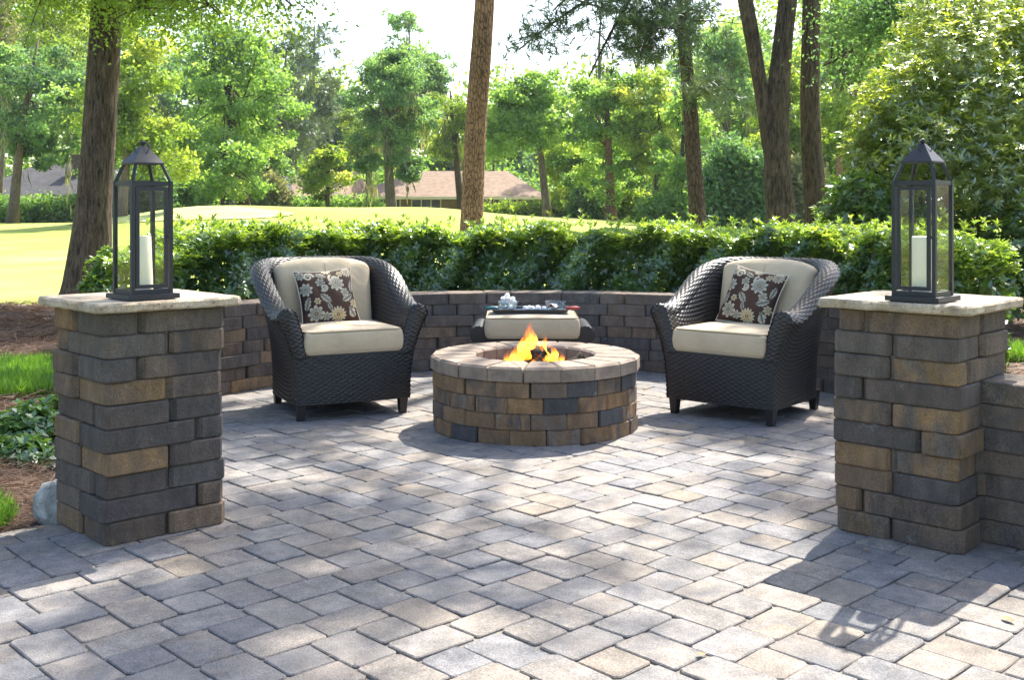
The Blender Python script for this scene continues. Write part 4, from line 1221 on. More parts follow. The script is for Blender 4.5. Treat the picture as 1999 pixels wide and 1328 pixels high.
# ------------------------------------------------------------------ ground litter, grass, ground cover
def straw(n, region, seed, Lr=(.08, .2), wid=.0028, zoff=.0):
    R = np.random.default_rng(seed)
    x0, x1, y0, y1 = region
    P = np.stack([R.uniform(x0, x1, n), R.uniform(y0, y1, n), np.zeros(n)], -1)
    keep = np.array([not on_patio(p[0], p[1], -.03) for p in P]); P = P[keep]; n = len(P)
    ix = np.clip(np.interp(P[:, 0], bx, np.arange(nx)), 0, nx-1).astype(int); iy = np.clip(np.interp(P[:, 1], by, np.arange(ny)), 0, ny-1).astype(int)
    P[:, 2] = BZ[ix, iy] + R.uniform(0, .03, n) + zoff
    a = R.uniform(0, 2*PI, n)
    D = unit(np.stack([np.cos(a), np.sin(a), R.normal(0, .18, n)], -1))
    Nn = unit(np.tile([0, 0, 1.0], (n, 1)) + R.normal(size=(n, 3)) * .3)
    return (*leaf_arrays(P, D, Nn, R.uniform(*Lr, n), np.full(n, wid) * R.uniform(.7, 1.5, n), fold=.03), R.normal(.5, .22, n))
def stuff_obj(name, parts_, m, label, cat):
    V, Q, T = merge(parts_)
    o = part(name, npm(name, V, Q, attrs={'tone': ('FACE', np.clip(T, 0, 1))}), m)
    return tag(o, label, cat, kind='stuff')
stuff_obj('pine_straw', [straw(26000, (-4.2, -1.7, 4.0, 6.6), 601), straw(34000, (-9, -2.2, 6.4, 14.3), 602, (.15, .32), .007),
          straw(12000, (2.3, 8.3, 5, 14), 603, (.14, .3), .007), straw(5000, (1.9, 4.5, 3.5, 5.2), 604)], M_STRAW, 'brown pine straw covering the garden beds', 'pine straw')

def grass_patch(n, region, seed, L=(.05, .13), w=.006):
    R = np.random.default_rng(seed)
    cx_, cy_, rx, ry = region
    a = R.uniform(0, 2*PI, n); q = R.random(n) ** .5
    P = np.stack([cx_ + rx*q*np.cos(a), cy_ + ry*q*np.sin(a), np.zeros(n)], -1)
    ix = np.clip(np.interp(P[:, 0], bx, np.arange(nx)), 0, nx-1).astype(int); iy = np.clip(np.interp(P[:, 1], by, np.arange(ny)), 0, ny-1).astype(int)
    P[:, 2] = BZ[ix, iy]
    D = unit(np.tile([0, 0, 1.0], (n, 1)) + R.normal(size=(n, 3)) * np.array([.35, .35, .05]))
    Nn = unit(np.cross(D, R.normal(size=(n, 3))))
    return (*leaf_arrays(P, D, Nn, R.uniform(*L, n), np.full(n, w), fold=.05, droop=.15), R.normal(.5, .18, n))
stuff_obj('grass', [grass_patch(26000, (-3.75, 7.35, 1.35, .72), 611, (.06, .15), .009)], M_GRASS, 'bright green grass patch left of the left pillar', 'grass')
stuff_obj('grass', [grass_patch(9000, (4.3, 8.6, .6, .5), 612, (.06, .15), .008)], M_GRASS, 'bright grass strip past the right pillar', 'grass')
stuff_obj('grass', [grass_patch(3500, (-2.2, 4.35, .16, .2), 613, (.04, .09), .005)], M_GRASS, 'little grass tuft at the left patio edge', 'grass')

def cover_plant(label, px, py, Y, rx, rz, seed):
    R = np.random.default_rng(seed); c = at(px, py, Y)
    t = thing('ground_cover_plant', label, 'plant', (c.x, c.y, 0.02), 0, 'leafy ground cover left of the pillar')
    n = 260
    D = unit(R.normal(size=(n, 3)) + np.array([0, 0, .6])); D[:, 2] = np.abs(D[:, 2])
    h = c.z - .02
    C = D * R.uniform(.5, 1.0, (n, 1)) * np.array([rx, rx * .8, h])
    V1 = rosettes(R, C, D + np.array([0, 0, .6]), 6, .055, .028, 40, 85, R.normal(.5, .16, n))
    leaf_part('leaves', [V1], M_COVER, t)
    mb = MB()
    for k in range(12):
        e = Vector(C[k * 9]); mb.tube([(0, 0, 0), e * .5 + Vector((0, 0, .03)), e], [.006, .004, .002], 5)
    part('stems', mb.mesh('stems'), M_TWIG, t)
cover_plant('broad leafy ground cover plant at the left edge, lowest of its clump', 20, 850, 5.3, .22, .1, 621)
cover_plant('leafy ground cover plant touching the left pillar', 88, 770, 5.75, .26, .1, 622)
cover_plant('leafy ground cover plant between the grass patch and the straw bank', 45, 790, 5.6, .26, .1, 623)
cover_plant('ground cover plant farthest out at the left edge', -30, 800, 5.5, .25, .1, 624)

# pale boulder by the left pillar
bm = bmesh.new(); bmesh.ops.create_icosphere(bm, subdivisions=4, radius=1)
for v in bm.verts:
    d = v.co.normalized(); k = 1 + .22 * noise.noise(d * 1.3 + Vector((4, 1, 2))) + .07 * noise.noise(d * 4) + .02 * noise.noise(d * 13)
    v.co = Vector((d.x * .12 * k, d.y * .10 * k, d.z * .13 * k)); v.co.z = max(v.co.z, -.06)
me = bpy.data.meshes.new('boulder'); bm.to_mesh(me); bm.free()
for p in me.polygons: p.use_smooth = True
g = gnd(104, 1022)
tag(part('boulder', me, simple('pale_rock', (0.33, 0.33, 0.30), .9, .2, bump=(22, 1.0, .03), var=.45, vscale=11), None, (g.x - .0, g.y + .12, .04)), 'pale grey boulder tucked against the left pillar', 'rock')

# ------------------------------------------------------------------ wicker armchairs
def wicker_mat():
    m, nt, out = newmat('dark_resin_wicker')
    tc = nd(nt, 'TexCoord')
    nz = nd(nt, 'TexNoise', Vector=tc.outputs['Object'], Scale=60.0, Detail=3.0)
    c = ramp(nt, nz, [(0.3, (0.006, 0.0055, 0.006)), (0.7, (0.020, 0.017, 0.017))])
    p = nd(nt, 'BsdfPrincipled', Base_Color=c.outputs[0], Roughness=0.42)
    p.inputs['Specular IOR Level'].default_value = 0.5
    nt.links.new(p.outputs[0], out.inputs[0])
    return m
M_WICK = wicker_mat()
M_LEG = simple('dark_leg', (0.014, 0.013, 0.014), .4, .5)
def fabric_mat(name, col):
    m, nt, out = newmat(name)
    tc = nd(nt, 'TexCoord')
    n0 = nd(nt, 'TexNoise', Vector=tc.outputs['Object'], Scale=6.0, Detail=4.0)
    c = ramp(nt, n0, [(0.3, tuple(x*.9 for x in col)), (0.7, tuple(x*1.06 for x in col))])
    w = nd(nt, 'TexNoise', Vector=nd(nt, 'Mapping', Vector=tc.outputs['Object'], Scale=(500, 60, 60)).outputs[0], Scale=1.0, Detail=2.0)
    w2 = nd(nt, 'TexNoise', Vector=nd(nt, 'Mapping', Vector=tc.outputs['Object'], Scale=(40, 300, 400)).outputs[0], Scale=1.0, Detail=2.0)
    hs = mth(nt, 'ADD', w.outputs[0], w2.outputs[0])
    wr = nd(nt, 'TexNoise', Vector=tc.outputs['Object'], Scale=9.0, Detail=3.0, Distortion=1.2)
    b0 = nd(nt, 'Bump', Strength=.35, Distance=.02, Height=wr.outputs[0])
    b = nd(nt, 'Bump', Strength=.25, Distance=.002, Height=hs, Normal=b0.outputs[0])
    p = nd(nt, 'BsdfPrincipled', Base_Color=c.outputs[0], Roughness=.9, Normal=b.outputs[0])
    p.inputs['Specular IOR Level'].default_value = .2
    p.inputs['Sheen Weight'].default_value = .15
    nt.links.new(p.outputs[0], out.inputs[0])
    return m
M_CUSH = fabric_mat('beige_cushion_fabric', (0.52, 0.41, 0.27))
M_PIPE = simple('cushion_piping', (0.36, 0.29, 0.19), .9, .2)

def weave(P, Nn, slen, tlen, row=.0135, warp=.026, amp=.0058):
    """push a grid of points out along its normals as an over-under weave"""
    i = np.floor(tlen / row); f = tlen / row - i
    cross = np.sqrt(np.clip(1 - (2*f - 1) ** 2, 0, 1))
    over = .5 + .5 * np.cos(2*PI * slen / (2*warp) + PI * i)
    return P + Nn * (amp * (cross * (.25 + .75 * over) - .5))[..., None]

def grid_normals(P):
    du = np.gradient(P, axis=0); dv = np.gradient(P, axis=1)
    n = np.cross(du, dv); return n / (np.linalg.norm(n, axis=-1, keepdims=True) + 1e-9)

def lens(P, axis):
    d = np.linalg.norm(np.diff(P, axis=axis), axis=-1); c = np.cumsum(d, axis=axis)
    z = np.zeros_like(np.take(c, [0], axis=axis)); return np.concatenate([z, c], axis=axis)

HWB, YF, YB = .362, -.39, .40          # chair: half width at base, front and back
def chair_path(n):
    pts = []
    st = YB - .36
    L1 = st - YF
    arc = [(HWB * math.copysign(abs(math.cos(t)) ** .75, math.cos(t)), st + .36 * abs(math.sin(t)) ** .75) for t in np.linspace(0, PI, 120)]
    line = [(HWB, YF - .018 + (L1 + .018) * k / 30) for k in range(30)]
    full = line + arc + [(-x, y) for x, y in reversed(line)]
    full = np.array(full)
    d = np.concatenate([[0], np.cumsum(np.linalg.norm(np.diff(full, axis=0), axis=1))])
    q = np.linspace(0, d[-1], n)
    return np.stack([np.interp(q, d, full[:, 0]), np.interp(q, d, full[:, 1])], -1), d[-1]

def arm_top(y):
    a = np.clip((y - YF) / (YB - YF), 0, 1)
    return .665 + .014 * np.exp(-(a / .08) ** 2) + .285 * smooth01(a, .05, .95) ** .95

def profile(ht, flare, n_out, n_arc, n_in):
    """cross-section (offset outward, height) from outer foot over the roll to inner seat"""
    r = .064
    to = np.linspace(0, 1, n_out)
    off_o = flare * to ** 2.6; z_o = .095 + (ht - r - .095) * to
    ta = np.linspace(0, PI, n_arc + 2)[1:-1]
    off_a = flare - r + r * np.cos(ta); z_a = ht - r + r * np.sin(ta)
    ti = np.linspace(0, 1, n_in)
    off_i = (flare - 2*r) + (-.075 - (flare - 2*r)) * ti ** .8; z_i = (ht - r) + (.385 - (ht - r)) * ti
    return np.concatenate([off_o, off_a, off_i]), np.concatenate([z_o, z_a, z_i])

def chair_shell():
    ns = 230; path, _ = chair_path(ns)
    tan = np.gradient(path, axis=0); tan /= np.linalg.norm(tan, axis=1, keepdims=True)
    nor = np.stack([tan[:, 1], -tan[:, 0]], -1)
    no, na, ni = 150, 60, 110
    P = np.zeros((ns, no + na + ni, 3))
    for i in range(ns):
        y = path[i, 1]; ht = float(arm_top(y))
        a = np.clip((y - YF) / (YB - YF), 0, 1)
        fl = .118 + .035 * a
        o, z = profile(ht, fl, no, na, ni)
        P[i, :, 0] = path[i, 0] + nor[i, 0] * o; P[i, :, 1] = path[i, 1] + nor[i, 1] * o; P[i, :, 2] = z
    N = grid_normals(P)
    mid = N[ns//2, 10]
    if mid[1] < 0: N = -N
    tl = lens(P, 1); tl = tl - tl[:, no + na // 2:no + na // 2 + 1] + 5.0
    Pd = weave(P, N, lens(P, 0).mean(axis=1, keepdims=True) + 0 * P[..., 0], tl, warp=.03, amp=.0068)
    V = Pd.reshape(-1, 3); Fq = grid_faces(ns, P.shape[1])
    return V, (Fq[:, ::-1] if mid[1] >= 0 else Fq), P

def chair_front(P):
    """woven front: panel under the seat plus the two arm ends"""
    out = []
    nu, nv = 150, 90
    # apron
    zt = .395
    x = np.linspace(-1, 1, nu); z = np.linspace(.095, zt, nv)
    G = np.zeros((nu, nv, 3))
    for j in range(nv):
        hw = HWB + .118 * ((z[j] - .095) / (.615 - .095)) ** 2.6
        G[:, j, 0] = x * hw; G[:, j, 1] = YF - .012 - .012 * (1 - x ** 2); G[:, j, 2] = z[j]
    out.append(G)
    # arm ends: between outer profile and inner profile at the front edge
    for s in (-1, 1):
        o, zz = profile(float(arm_top(YF)), .118, 130, 44, 90)
        sel_o = [k for k in range(130) if zz[k] > zt - .02]
        nn = 60; G = np.zeros((26, nn, 3))
        hz = np.linspace(zt - .015, float(arm_top(YF)) - .0005, nn)
        for j in range(nn):
            zo = hz[j]
            oo = np.interp(zo, zz[:152], o[:152]); oi = np.interp(-zo, -zz[152:], o[152:])
            xs_ = np.linspace(oi, oo, 26)
            G[:, j, 0] = s * (HWB + xs_); G[:, j, 1] = YF - .012 - .02 * np.sin(np.linspace(0, PI, 26)); G[:, j, 2] = zo
        out.append(G if s > 0 else G[::-1])
    VV, FF, n = [], [], 0
    for G in out:
        N = grid_normals(G)
        if N[5, 5, 1] > 0: N = -N
        Pd = weave(G, N, lens(G, 0).mean(axis=1, keepdims=True) + 0 * G[..., 0], lens(G, 1))
        VV.append(Pd.reshape(-1, 3)); FF.append(grid_faces(G.shape[0], G.shape[1]) + n); n += G.shape[0]*G.shape[1]
    return np.concatenate(VV), np.concatenate(FF)

def rounded_box(w, d, h, r, n=22, puff=0.0, pufft=None):
    """soft cushion; centre at origin"""
    bm = bmesh.new(); hx_, hy_, hz_ = w/2, d/2, h/2
    pufft = puff if pufft is None else pufft
    for ax in range(3):
        for sg in (-1, 1):
            g = {}
            for i in range(n + 1):
                for j in range(n + 1):
                    u, v = -math.cos(PI * i / n), -math.cos(PI * j / n)
                    q = [0, 0, 0]; q[ax] = sg; q[(ax+1) % 3] = u; q[(ax+2) % 3] = v
                    p = Vector((q[0]*hx_, q[1]*hy_, q[2]*hz_))
                    c = Vector((max(-hx_+r, min(hx_-r, p.x)), max(-hy_+r, min(hy_-r, p.y)), max(-hz_+r, min(hz_-r, p.z))))
                    e = p - c
                    if e.length > 1e-9: p = c + e.normalized() * r
                    k = max(0, 1 - (p.x/hx_)**2) * max(0, 1 - (p.y/hy_)**2)
                    p.z += (pufft if p.z > 0 else -puff) * k * min(1, abs(p.z) / (hz_ * .6))
                    bow = .012 * max(0, 1 - (p.z/hz_)**2)
                    p.x += math.copysign(bow, p.x) * min(1, abs(p.x)/(hx_-r)) ** 6; p.y += math.copysign(bow, p.y) * min(1, abs(p.y)/(hy_-r)) ** 6
                    g[i, j] = bm.verts.new(p)
            for i in range(n):
                for j in range(n):
                    f = [g[i, j], g[i+1, j], g[i+1, j+1], g[i, j+1]]
                    if sg < 0: f.reverse()
                    bm.faces.new(f)
    bmesh.ops.remove_doubles(bm, verts=bm.verts, dist=1e-5)
    bmesh.ops.recalc_face_normals(bm, faces=bm.faces)
    me = bpy.data.meshes.new('cushion'); bm.to_mesh(me); bm.free()
    me.polygons.foreach_set('use_smooth', [True] * len(me.polygons))
    return me

def loop_rect(w, d, r, z, n=8):
    pts = []
    for k, (sx, sy) in enumerate(((1, 1), (-1, 1), (-1, -1), (1, -1))):
        for i in range(n + 1):
            t = PI/2 * k + PI/2 * i / n
            pts.append((sx * (w/2 - r) + r * math.cos(t), sy * (d/2 - r) + r * math.sin(t), z))
        # extra points along the straight
        nk = ((-1, 1), (-1, -1), (1, -1), (1, 1))[k]
        a = Vector(pts[-1]); t = PI/2 * (k+1)
        b = Vector((nk[0] * (w/2 - r) + r * math.cos(t), nk[1] * (d/2 - r) + r * math.sin(t), z))
        for i in range(1, 6): pts.append(tuple(a.lerp(b, i/6)))
    return pts

# ---- throw pillow with printed flowers (flat print in the cloth's colour)
def pillow_mesh(w, seed):
    R = np.random.default_rng(seed); n = 130
    u = np.linspace(-1, 1, n)
    Uu, Vv = np.meshgrid(u, u, indexing='ij')
    pinch = 1 - .09 * (1 - Uu**2) * np.abs(Vv)**3 ; pinch2 = 1 - .09 * (1 - Vv**2) * np.abs(Uu)**3
    X = Uu * pinch2 * w/2; Y = Vv * pinch * w/2
    T = .072 * (np.clip(1 - Uu**2, 0, 1) * np.clip(1 - Vv**2, 0, 1)) ** .42
    T = T + .004 * np.sin(Uu*7 + Vv*3) * (1-Uu**2) * (1-Vv**2)
    front = np.stack([X, Y, T], -1).reshape(-1, 3); back = np.stack([X, Y, -T], -1).reshape(-1, 3)
    col = np.zeros((n*n, 3)); x, y = Uu.ravel(), Vv.ravel()
    mott = .5 + .5 * np.sin(x*2.3 + 1) * np.cos(y*2.1)
    col[:] = np.array([.034, .018, .012])[None] * (1 + .9 * mott[:, None]) + 0
    cream = np.array([.42, .38, .28]); teal = np.array([.22, .225, .18]); gold = np.array([.36, .27, .13]); dark = np.array([.05, .025, .02])
    def petalflower(cx, cy, Rr, k, ph, c1, c2):
        Rr = Rr * .8; dx, dy = x - cx, y - cy; r = np.hypot(dx, dy); th = np.arctan2(dy, dx) + ph
        edge = Rr * (.62 + .38 * np.abs(np.cos(k * th / 2)))
        ins = r < edge
        vein = np.abs(np.sin(k * th / 2)) < .30
        c = np.where(vein[:, None], c2, c1); 
        rim = (r > edge * .86)
        c = np.where(rim[:, None], cream, c); c = np.where((r < Rr * .22)[:, None], dark, c); c = np.where((r < Rr * .13)[:, None], gold, c)
        inner = (r > edge*.5) & (r < edge*.57); c = np.where(inner[:, None], dark * 2, c)
        col[ins] = c[ins]
    def leaf(cx, cy, L, W, ph):
        dx, dy = x - cx, y - cy; a = dx*math.cos(ph) + dy*math.sin(ph); b = -dx*math.sin(ph) + dy*math.cos(ph)
        t = np.clip((a + L) / (2*L), 0, 1); hw_ = W * np.sin(PI * t) ** .8 * (1 - .3 * np.abs(np.sin(t * 14)))
        ins = (np.abs(a) < L) & (np.abs(b) < hw_)
        c = np.where((np.abs(b) < .015)[:, None], dark * 1.5, np.where((np.abs(b) > hw_ * .7)[:, None], cream, teal))
        col[ins] = c[ins]
    def curl(cx, cy, Rr, ph, turns=1.4):
        for t in np.linspace(0, 1, 160):
            a = ph + t * turns * 2*PI; q = Rr * (1 - .8*t)
            ins = np.hypot(x - cx - q*math.cos(a), y - cy - q*math.sin(a)) < .022 + .018*(1-t)
            col[ins] = cream
    curl(-.6, .72, .17, 0); curl(.25, .55, .2, 2.2); curl(-.15, .25, .12, 4); curl(.75, -.7, .14, 1)
    leaf(-.15, -.12, .24, .13, -.8); leaf(.62, -.15, .25, .13, .5); leaf(-.2, .72, .22, .1, -.4); leaf(.85, .25, .24, .1, 1.4); leaf(-.8, -.25, .26, .12, 1.2); leaf(.72, -.62, .2, .1, 2); leaf(-.05, -.42, .16, .08, -1.2)
    petalflower(.3, .38, .36, 9, .3, teal, cream); petalflower(-.55, -.62, .36, 8, 0, teal, cream); petalflower(.2, -.72, .36, 14, .2, gold * 1.3, cream)
    petalflower(-.78, .25, .3, 8, .6, teal, cream); petalflower(.78, .82, .26, 11, 0, cream * .8, gold); petalflower(.85, -.35, .2, 7, 0, gold, cream); petalflower(.05, .95, .22, 9, 0, cream*.8, gold)
    petalflower(-.25, .45, .2, 6, .2, teal, cream); petalflower(-.2, -.75, .2, 7, .4, teal, cream); petalflower(.55, .05, .2, 6, 0, teal, cream); petalflower(-.85, .8, .22, 8, 0, teal, cream); petalflower(.5, .75, .16, 6, 0, gold, cream); petalflower(-.45, -.2, .15, 6, 0, gold, cream)
    V = np.concatenate([front, back]); Fq = grid_faces(n, n)
    Q = np.concatenate([Fq, Fq[:, ::-1] + n*n])
    c4 = np.concatenate([np.concatenate([col, col * .7]), np.ones((2*n*n, 1))], 1)
    return npm('throw_pillow', V, Q, True, {'col': ('POINT', c4)})
def print_mat():
    m, nt, out = newmat('floral_print_cloth')
    a = nd(nt, 'Attribute', {'attribute_name': 'col'})
    tc = nd(nt, 'TexCoord')
    nb = nd(nt, 'TexNoise', Vector=tc.outputs['Object'], Scale=14.0, Detail=3.0)
    b = nd(nt, 'Bump', Strength=.3, Distance=.02, Height=nb.outputs[0])
    p = nd(nt, 'BsdfPrincipled', Base_Color=a.outputs['Color'], Roughness=.8, Normal=b.outputs[0])
    p.inputs['Specular IOR Level'].default_value = .25
    nt.links.new(p.outputs[0], out.inputs[0]); return m
M_PRINT = print_mat()

SV, SF, SP = chair_shell()
ME_SHELL = npm('wicker_shell', SV, SF, True)
ME_FRONT = npm('front_panel', *chair_front(SP), True)
ME_SEAT = rounded_box(.61, .66, .148, .026, 26, .0, .018)
ME_SPIPE = [MB().tube(loop_rect(.606, .656, .04, z), .0062, 6, True).mesh('piping', True) for z in (.066, -.064)]
ME_BACK = rounded_box(.61, .50, .135, .045, 26, .02, .035)
def arch(me):
    for v in me.vertices:
        if v.co.y > 0: v.co.y -= .045 * (abs(v.co.x) / .3) ** 3 * (v.co.y / .25)
        v.co.x *= 1 + .04 * v.co.y / .25
arch(ME_BACK)
ME_BPIPE = MB().tube(loop_rect(.585, .475, .09, .052), .0055, 6, True).mesh('piping', True)
arch(ME_BPIPE)
ME_SEAM = MB().tube([(0, .23 * k / 10, .0675 + .035 * (1 - (.23*k/10/.25)**2) + .0005) for k in range(10)], .0022, 5).mesh('seam', True)
def leg_mesh():
    return MB().add([(-.02,-.02,0),(.02,-.02,0),(.02,.02,0),(-.02,.02,0),(-.029,-.029,.125),(.029,-.029,.125),(.029,.029,.125),(-.029,.029,.125)],
        [(3,2,1,0),(4,5,6,7),(0,1,5,4),(1,2,6,5),(2,3,7,6),(3,0,4,7)]).mesh('leg')
ME_LEG = leg_mesh()

def armchair(label, loc, rz):
    t = thing('wicker_armchair', label, 'armchair', loc, rz, 'wicker armchairs by the fire pit')
    part('wicker_shell', ME_SHELL, M_WICK, t)
    part('front_panel', ME_FRONT, M_WICK, t)
    sb = MB().box((-.31, YF + .02, .36), (.31, .28, .385)); part('seat_deck', sb.mesh('seat_deck'), M_LEG, t)
    for x, y in ((-.325, -.365), (.325, -.365), (-.285, .31), (.285, .31)):
        part('leg', ME_LEG, M_LEG, t, (x, y, 0.0))
    return t
def seat_cushion(label, ch):
    Mw = Matrix.Translation(ch.location) @ Matrix.Rotation(ch.rotation_euler.z, 4, 'Z')
    s = thing('seat_cushion', label, 'cushion', Mw @ Vector((0, -.085, .465)), ch.rotation_euler.z, 'beige armchair seat cushions')
    part('cover', ME_SEAT, M_CUSH, s); [part('piping', p, M_PIPE, s) for p in ME_SPIPE]
def back_cushion(label, ch, yaw=0):
    Mw = Matrix.Translation(ch.location) @ Matrix.Rotation(ch.rotation_euler.z, 4, 'Z')
    s = thing('back_cushion', label, 'cushion', Mw @ Vector((0, .225, .695)), 0, 'beige armchair back cushions')
    s.rotation_euler = (Matrix.Rotation(ch.rotation_euler.z, 4, 'Z') @ Matrix.Rotation(math.radians(90 - 17), 4, 'X')).to_euler()
    part('cover', ME_BACK, M_CUSH, s); part('piping', ME_BPIPE, M_PIPE, s); part('seam', ME_SEAM, M_PIPE, s)
def throw_pillow(label, ch, off, roll, seed):
    Mw = Matrix.Translation(ch.location) @ Matrix.Rotation(ch.rotation_euler.z, 4, 'Z')
    me = pillow_mesh(.385, seed)
    s = thing('throw_pillow', label, 'pillow', Mw @ Vector(off), 0, 'floral throw pillows')
    s.rotation_euler = (Matrix.Rotation(ch.rotation_euler.z, 4, 'Z') @ Matrix.Rotation(math.radians(90 - 24), 4, 'X') @ Matrix.Rotation(roll, 4, 'Z')).to_euler()
    part('cover', me, M_PRINT, s)
    u = [(-1, -1), (1, -1), (1, 1), (-1, 1)]; pts = []
    for k in range(4):
        for i in range(16):
            a = u[k]; b = u[(k+1) % 4]; x = a[0] + (b[0]-a[0])*i/16; y = a[1] + (b[1]-a[1])*i/16
            pts.append((x * (1 - .09*(1-y*y)*abs(x)**3) * .1935, y * (1 - .09*(1-x*x)*abs(y)**3) * .1935, 0))
    part('piping', MB().tube(pts, .0055, 6, True).mesh('piping', True), simple('pale_cord', (.55, .48, .36), .9, .2), s)

ch1 = armchair('dark wicker armchair left of the fire pit', (-1.14, 6.90, 0), math.radians(27))
ch2 = armchair('dark wicker armchair right of the fire pit', (1.50, 6.78, 0), math.radians(-40))
seat_cushion('beige piped seat cushion of the left armchair', ch1); seat_cushion('beige piped seat cushion of the right armchair', ch2)
back_cushion('beige back cushion behind the floral pillow in the left armchair', ch1); back_cushion('beige back cushion behind the floral pillow in the right armchair', ch2)
throw_pillow('brown floral throw pillow leaning in the left armchair', ch1, (-.03, .06, .70), math.radians(3), 1)
throw_pillow('dark brown floral throw pillow tilted in the right armchair', ch2, (-.02, .065, .705), math.radians(-9), 2)

# ------------------------------------------------------------------ ottoman with its tray
OT = Vector((.137, 7.56, 0))
ot = thing('wicker_ottoman', 'dark wicker ottoman with rolled sides behind the fire pit', 'ottoman', OT)
def woven(G, flip=False):
    N = grid_normals(G)
    if flip: N = -N
    Pd = weave(G, N, lens(G, 0).mean(axis=1, keepdims=True) + 0 * G[..., 0], lens(G, 1))
    Fq = grid_faces(G.shape[0], G.shape[1])
    return Pd.reshape(-1, 3), (Fq[:, ::-1] if flip else Fq)
for s in (-1, 1):
    nu, nv = 60, 60
    y = np.linspace(-.27, .27, nu); t = np.linspace(-.35 * PI, 1.1 * PI, nv)
    G = np.zeros((nu, nv, 3))
    G[:, :, 0] = s * (.362 + .062 * np.cos(t))[None]; G[:, :, 1] = y[:, None]; G[:, :, 2] = (.418 + .062 * np.sin(t))[None]
    part('side_roll', npm('side_roll', *woven(G, s < 0), True), M_WICK, ot)
    q = np.linspace(0, 1, 20)
    E = np.zeros((40, 20, 3)); tt = np.linspace(0, 2*PI, 40)
    E[:, :, 0] = s * .362 + .06 * np.outer(np.cos(tt), q); E[:, :, 2] = .418 + .06 * np.outer(np.sin(tt), q); E[:, :, 1] = -.27
    part('roll_end', npm('roll_end', E.reshape(-1, 3), grid_faces(40, 20)), M_WICK, ot)
nu, nv = 110, 80
G = np.zeros((nu, nv, 3)); G[:, :, 0] = np.linspace(-.385, .385, nu)[:, None]; G[:, :, 1] = -.265; G[:, :, 2] = np.linspace(.10, .39, nv)[None]
part('front_panel', npm('front_panel', *woven(G), True), M_WICK, ot)
G2 = G.copy(); G2[:, :, 1] = .265
part('back_panel', npm('back_panel', *woven(G2, True), True), M_WICK, ot)
for s in (-1, 1):
    G = np.zeros((80, nv, 3)); G[:, :, 1] = np.linspace(-.265, .265, 80)[:, None]; G[:, :, 0] = s * .385; G[:, :, 2] = np.linspace(.10, .39, nv)[None]
    part('side_panel', npm('side_panel', *woven(G, s < 0), True), M_WICK, ot)
    for sy in (-1, 1): part('leg', ME_LEG, M_LEG, ot, (s * .35, sy * .23, 0))
part('seat_deck', MB().box((-.38, -.26, .36), (.38, .26, .385)).mesh('seat_deck'), M_LEG, ot)
oc = thing('ottoman_cushion', 'thick beige cushion on the ottoman under the tray', 'cushion', OT + Vector((0, -.02, .467)))
part('cover', rounded_box(.625, .56, .15, .028, 24, 0, .014), M_CUSH, oc)
for z in (.066, -.065): part('piping', MB().tube(loop_rect(.62, .556, .04, z), .0062, 6, True).mesh('piping', True), M_PIPE, oc)

TZ = .558
M_TRAY = simple('tray_dark', (.05, .052, .055), .3, .5)
M_BOWL = glass_mat('bowl_glass', (.9, .95, .95), .3)
ty = OT.y - .02
tray = thing('serving_tray', 'low dark serving tray on the ottoman cushion', 'tray', (OT.x - .01, ty, TZ))
tp_ = [(x, y) for x, y, z in loop_rect(.54, .30, .05, 0)]
V = [(x*.94, y*.94, 0) for x, y in tp_] + [(x, y, .022) for x, y in tp_] + [(x*1.03, y*1.05, .024) for x, y in tp_] + [(x*.95, y*.95, .006) for x, y in tp_]
m_ = len(tp_); F = []
for k in range(3):
    for i in range(m_): F.append((k*m_+i, k*m_+(i+1) % m_, (k+1)*m_+(i+1) % m_, (k+1)*m_+i))
F += [tuple(3*m_+i for i in range(m_)), tuple(reversed(range(m_)))]
part('tray_body', pyd('tray_body', V, F), M_TRAY, tray)
def bowl(label, x):
    b = thing('glass_bowl', label, 'bowl', (x, ty, TZ + .007), 0, 'glass bowls on the tray')
    part('bowl_wall', MB().lathe([(.0, 0), (.045, 0), (.06, .02), (.078, .058), (.081, .064), (.077, .064), (.072, .055), (.055, .021), (.04, .006), (.0, .006)], 32).mesh('bowl_wall', True), M_BOWL, b)
bx1, bx2 = OT.x - .165, OT.x + .165
bowl('clear glass bowl heaped with marshmallows', bx1); bowl('clear glass bowl of red wrapped sweets', bx2)
M_MARSH = simple('marshmallow', (.82, .80, .76), .9, .2)
marsh = MB().lathe([(.0, 0), (.012, 0), (.0165, .004), (.0175, .014), (.0165, .026), (.012, .031), (.0, .031)], 14).mesh('marshmallow', True)
r = random.Random(5); k = 0
for ring, (n, rr, z) in enumerate(((5, .036, .012), (5, .038, .042), (4, .03, .066), (1, 0, .088))):
    for i in range(n):
        a = 2*PI*i/n + ring
        o = part('marshmallow', marsh, M_MARSH, None, (bx1 + rr*math.cos(a), ty + rr*math.sin(a), TZ + .007 + z), (r.uniform(-.7, .7), r.uniform(-.7, .7), 0))
        tag(o, 'white marshmallow heaped in the left glass bowl', 'marshmallow', 'marshmallows in the bowl')
for x, y in ((-.05, -.06), (-.005, -.075), (.035, -.05), (-.02, -.02), (.07, -.075), (.03, .0)):
    o = part('marshmallow', marsh, M_MARSH, None, (OT.x + x, ty + y, TZ + .024), (PI/2, 0, r.uniform(0, 3)))
    tag(o, 'white marshmallow lying loose on the tray between the bowls', 'marshmallow', 'loose marshmallows on the tray')
M_RED = simple('red_wrapper', (.35, .05, .04), .35, .5); M_SILV = simple('silver_wrapper', (.5, .48, .48), .3, .5)
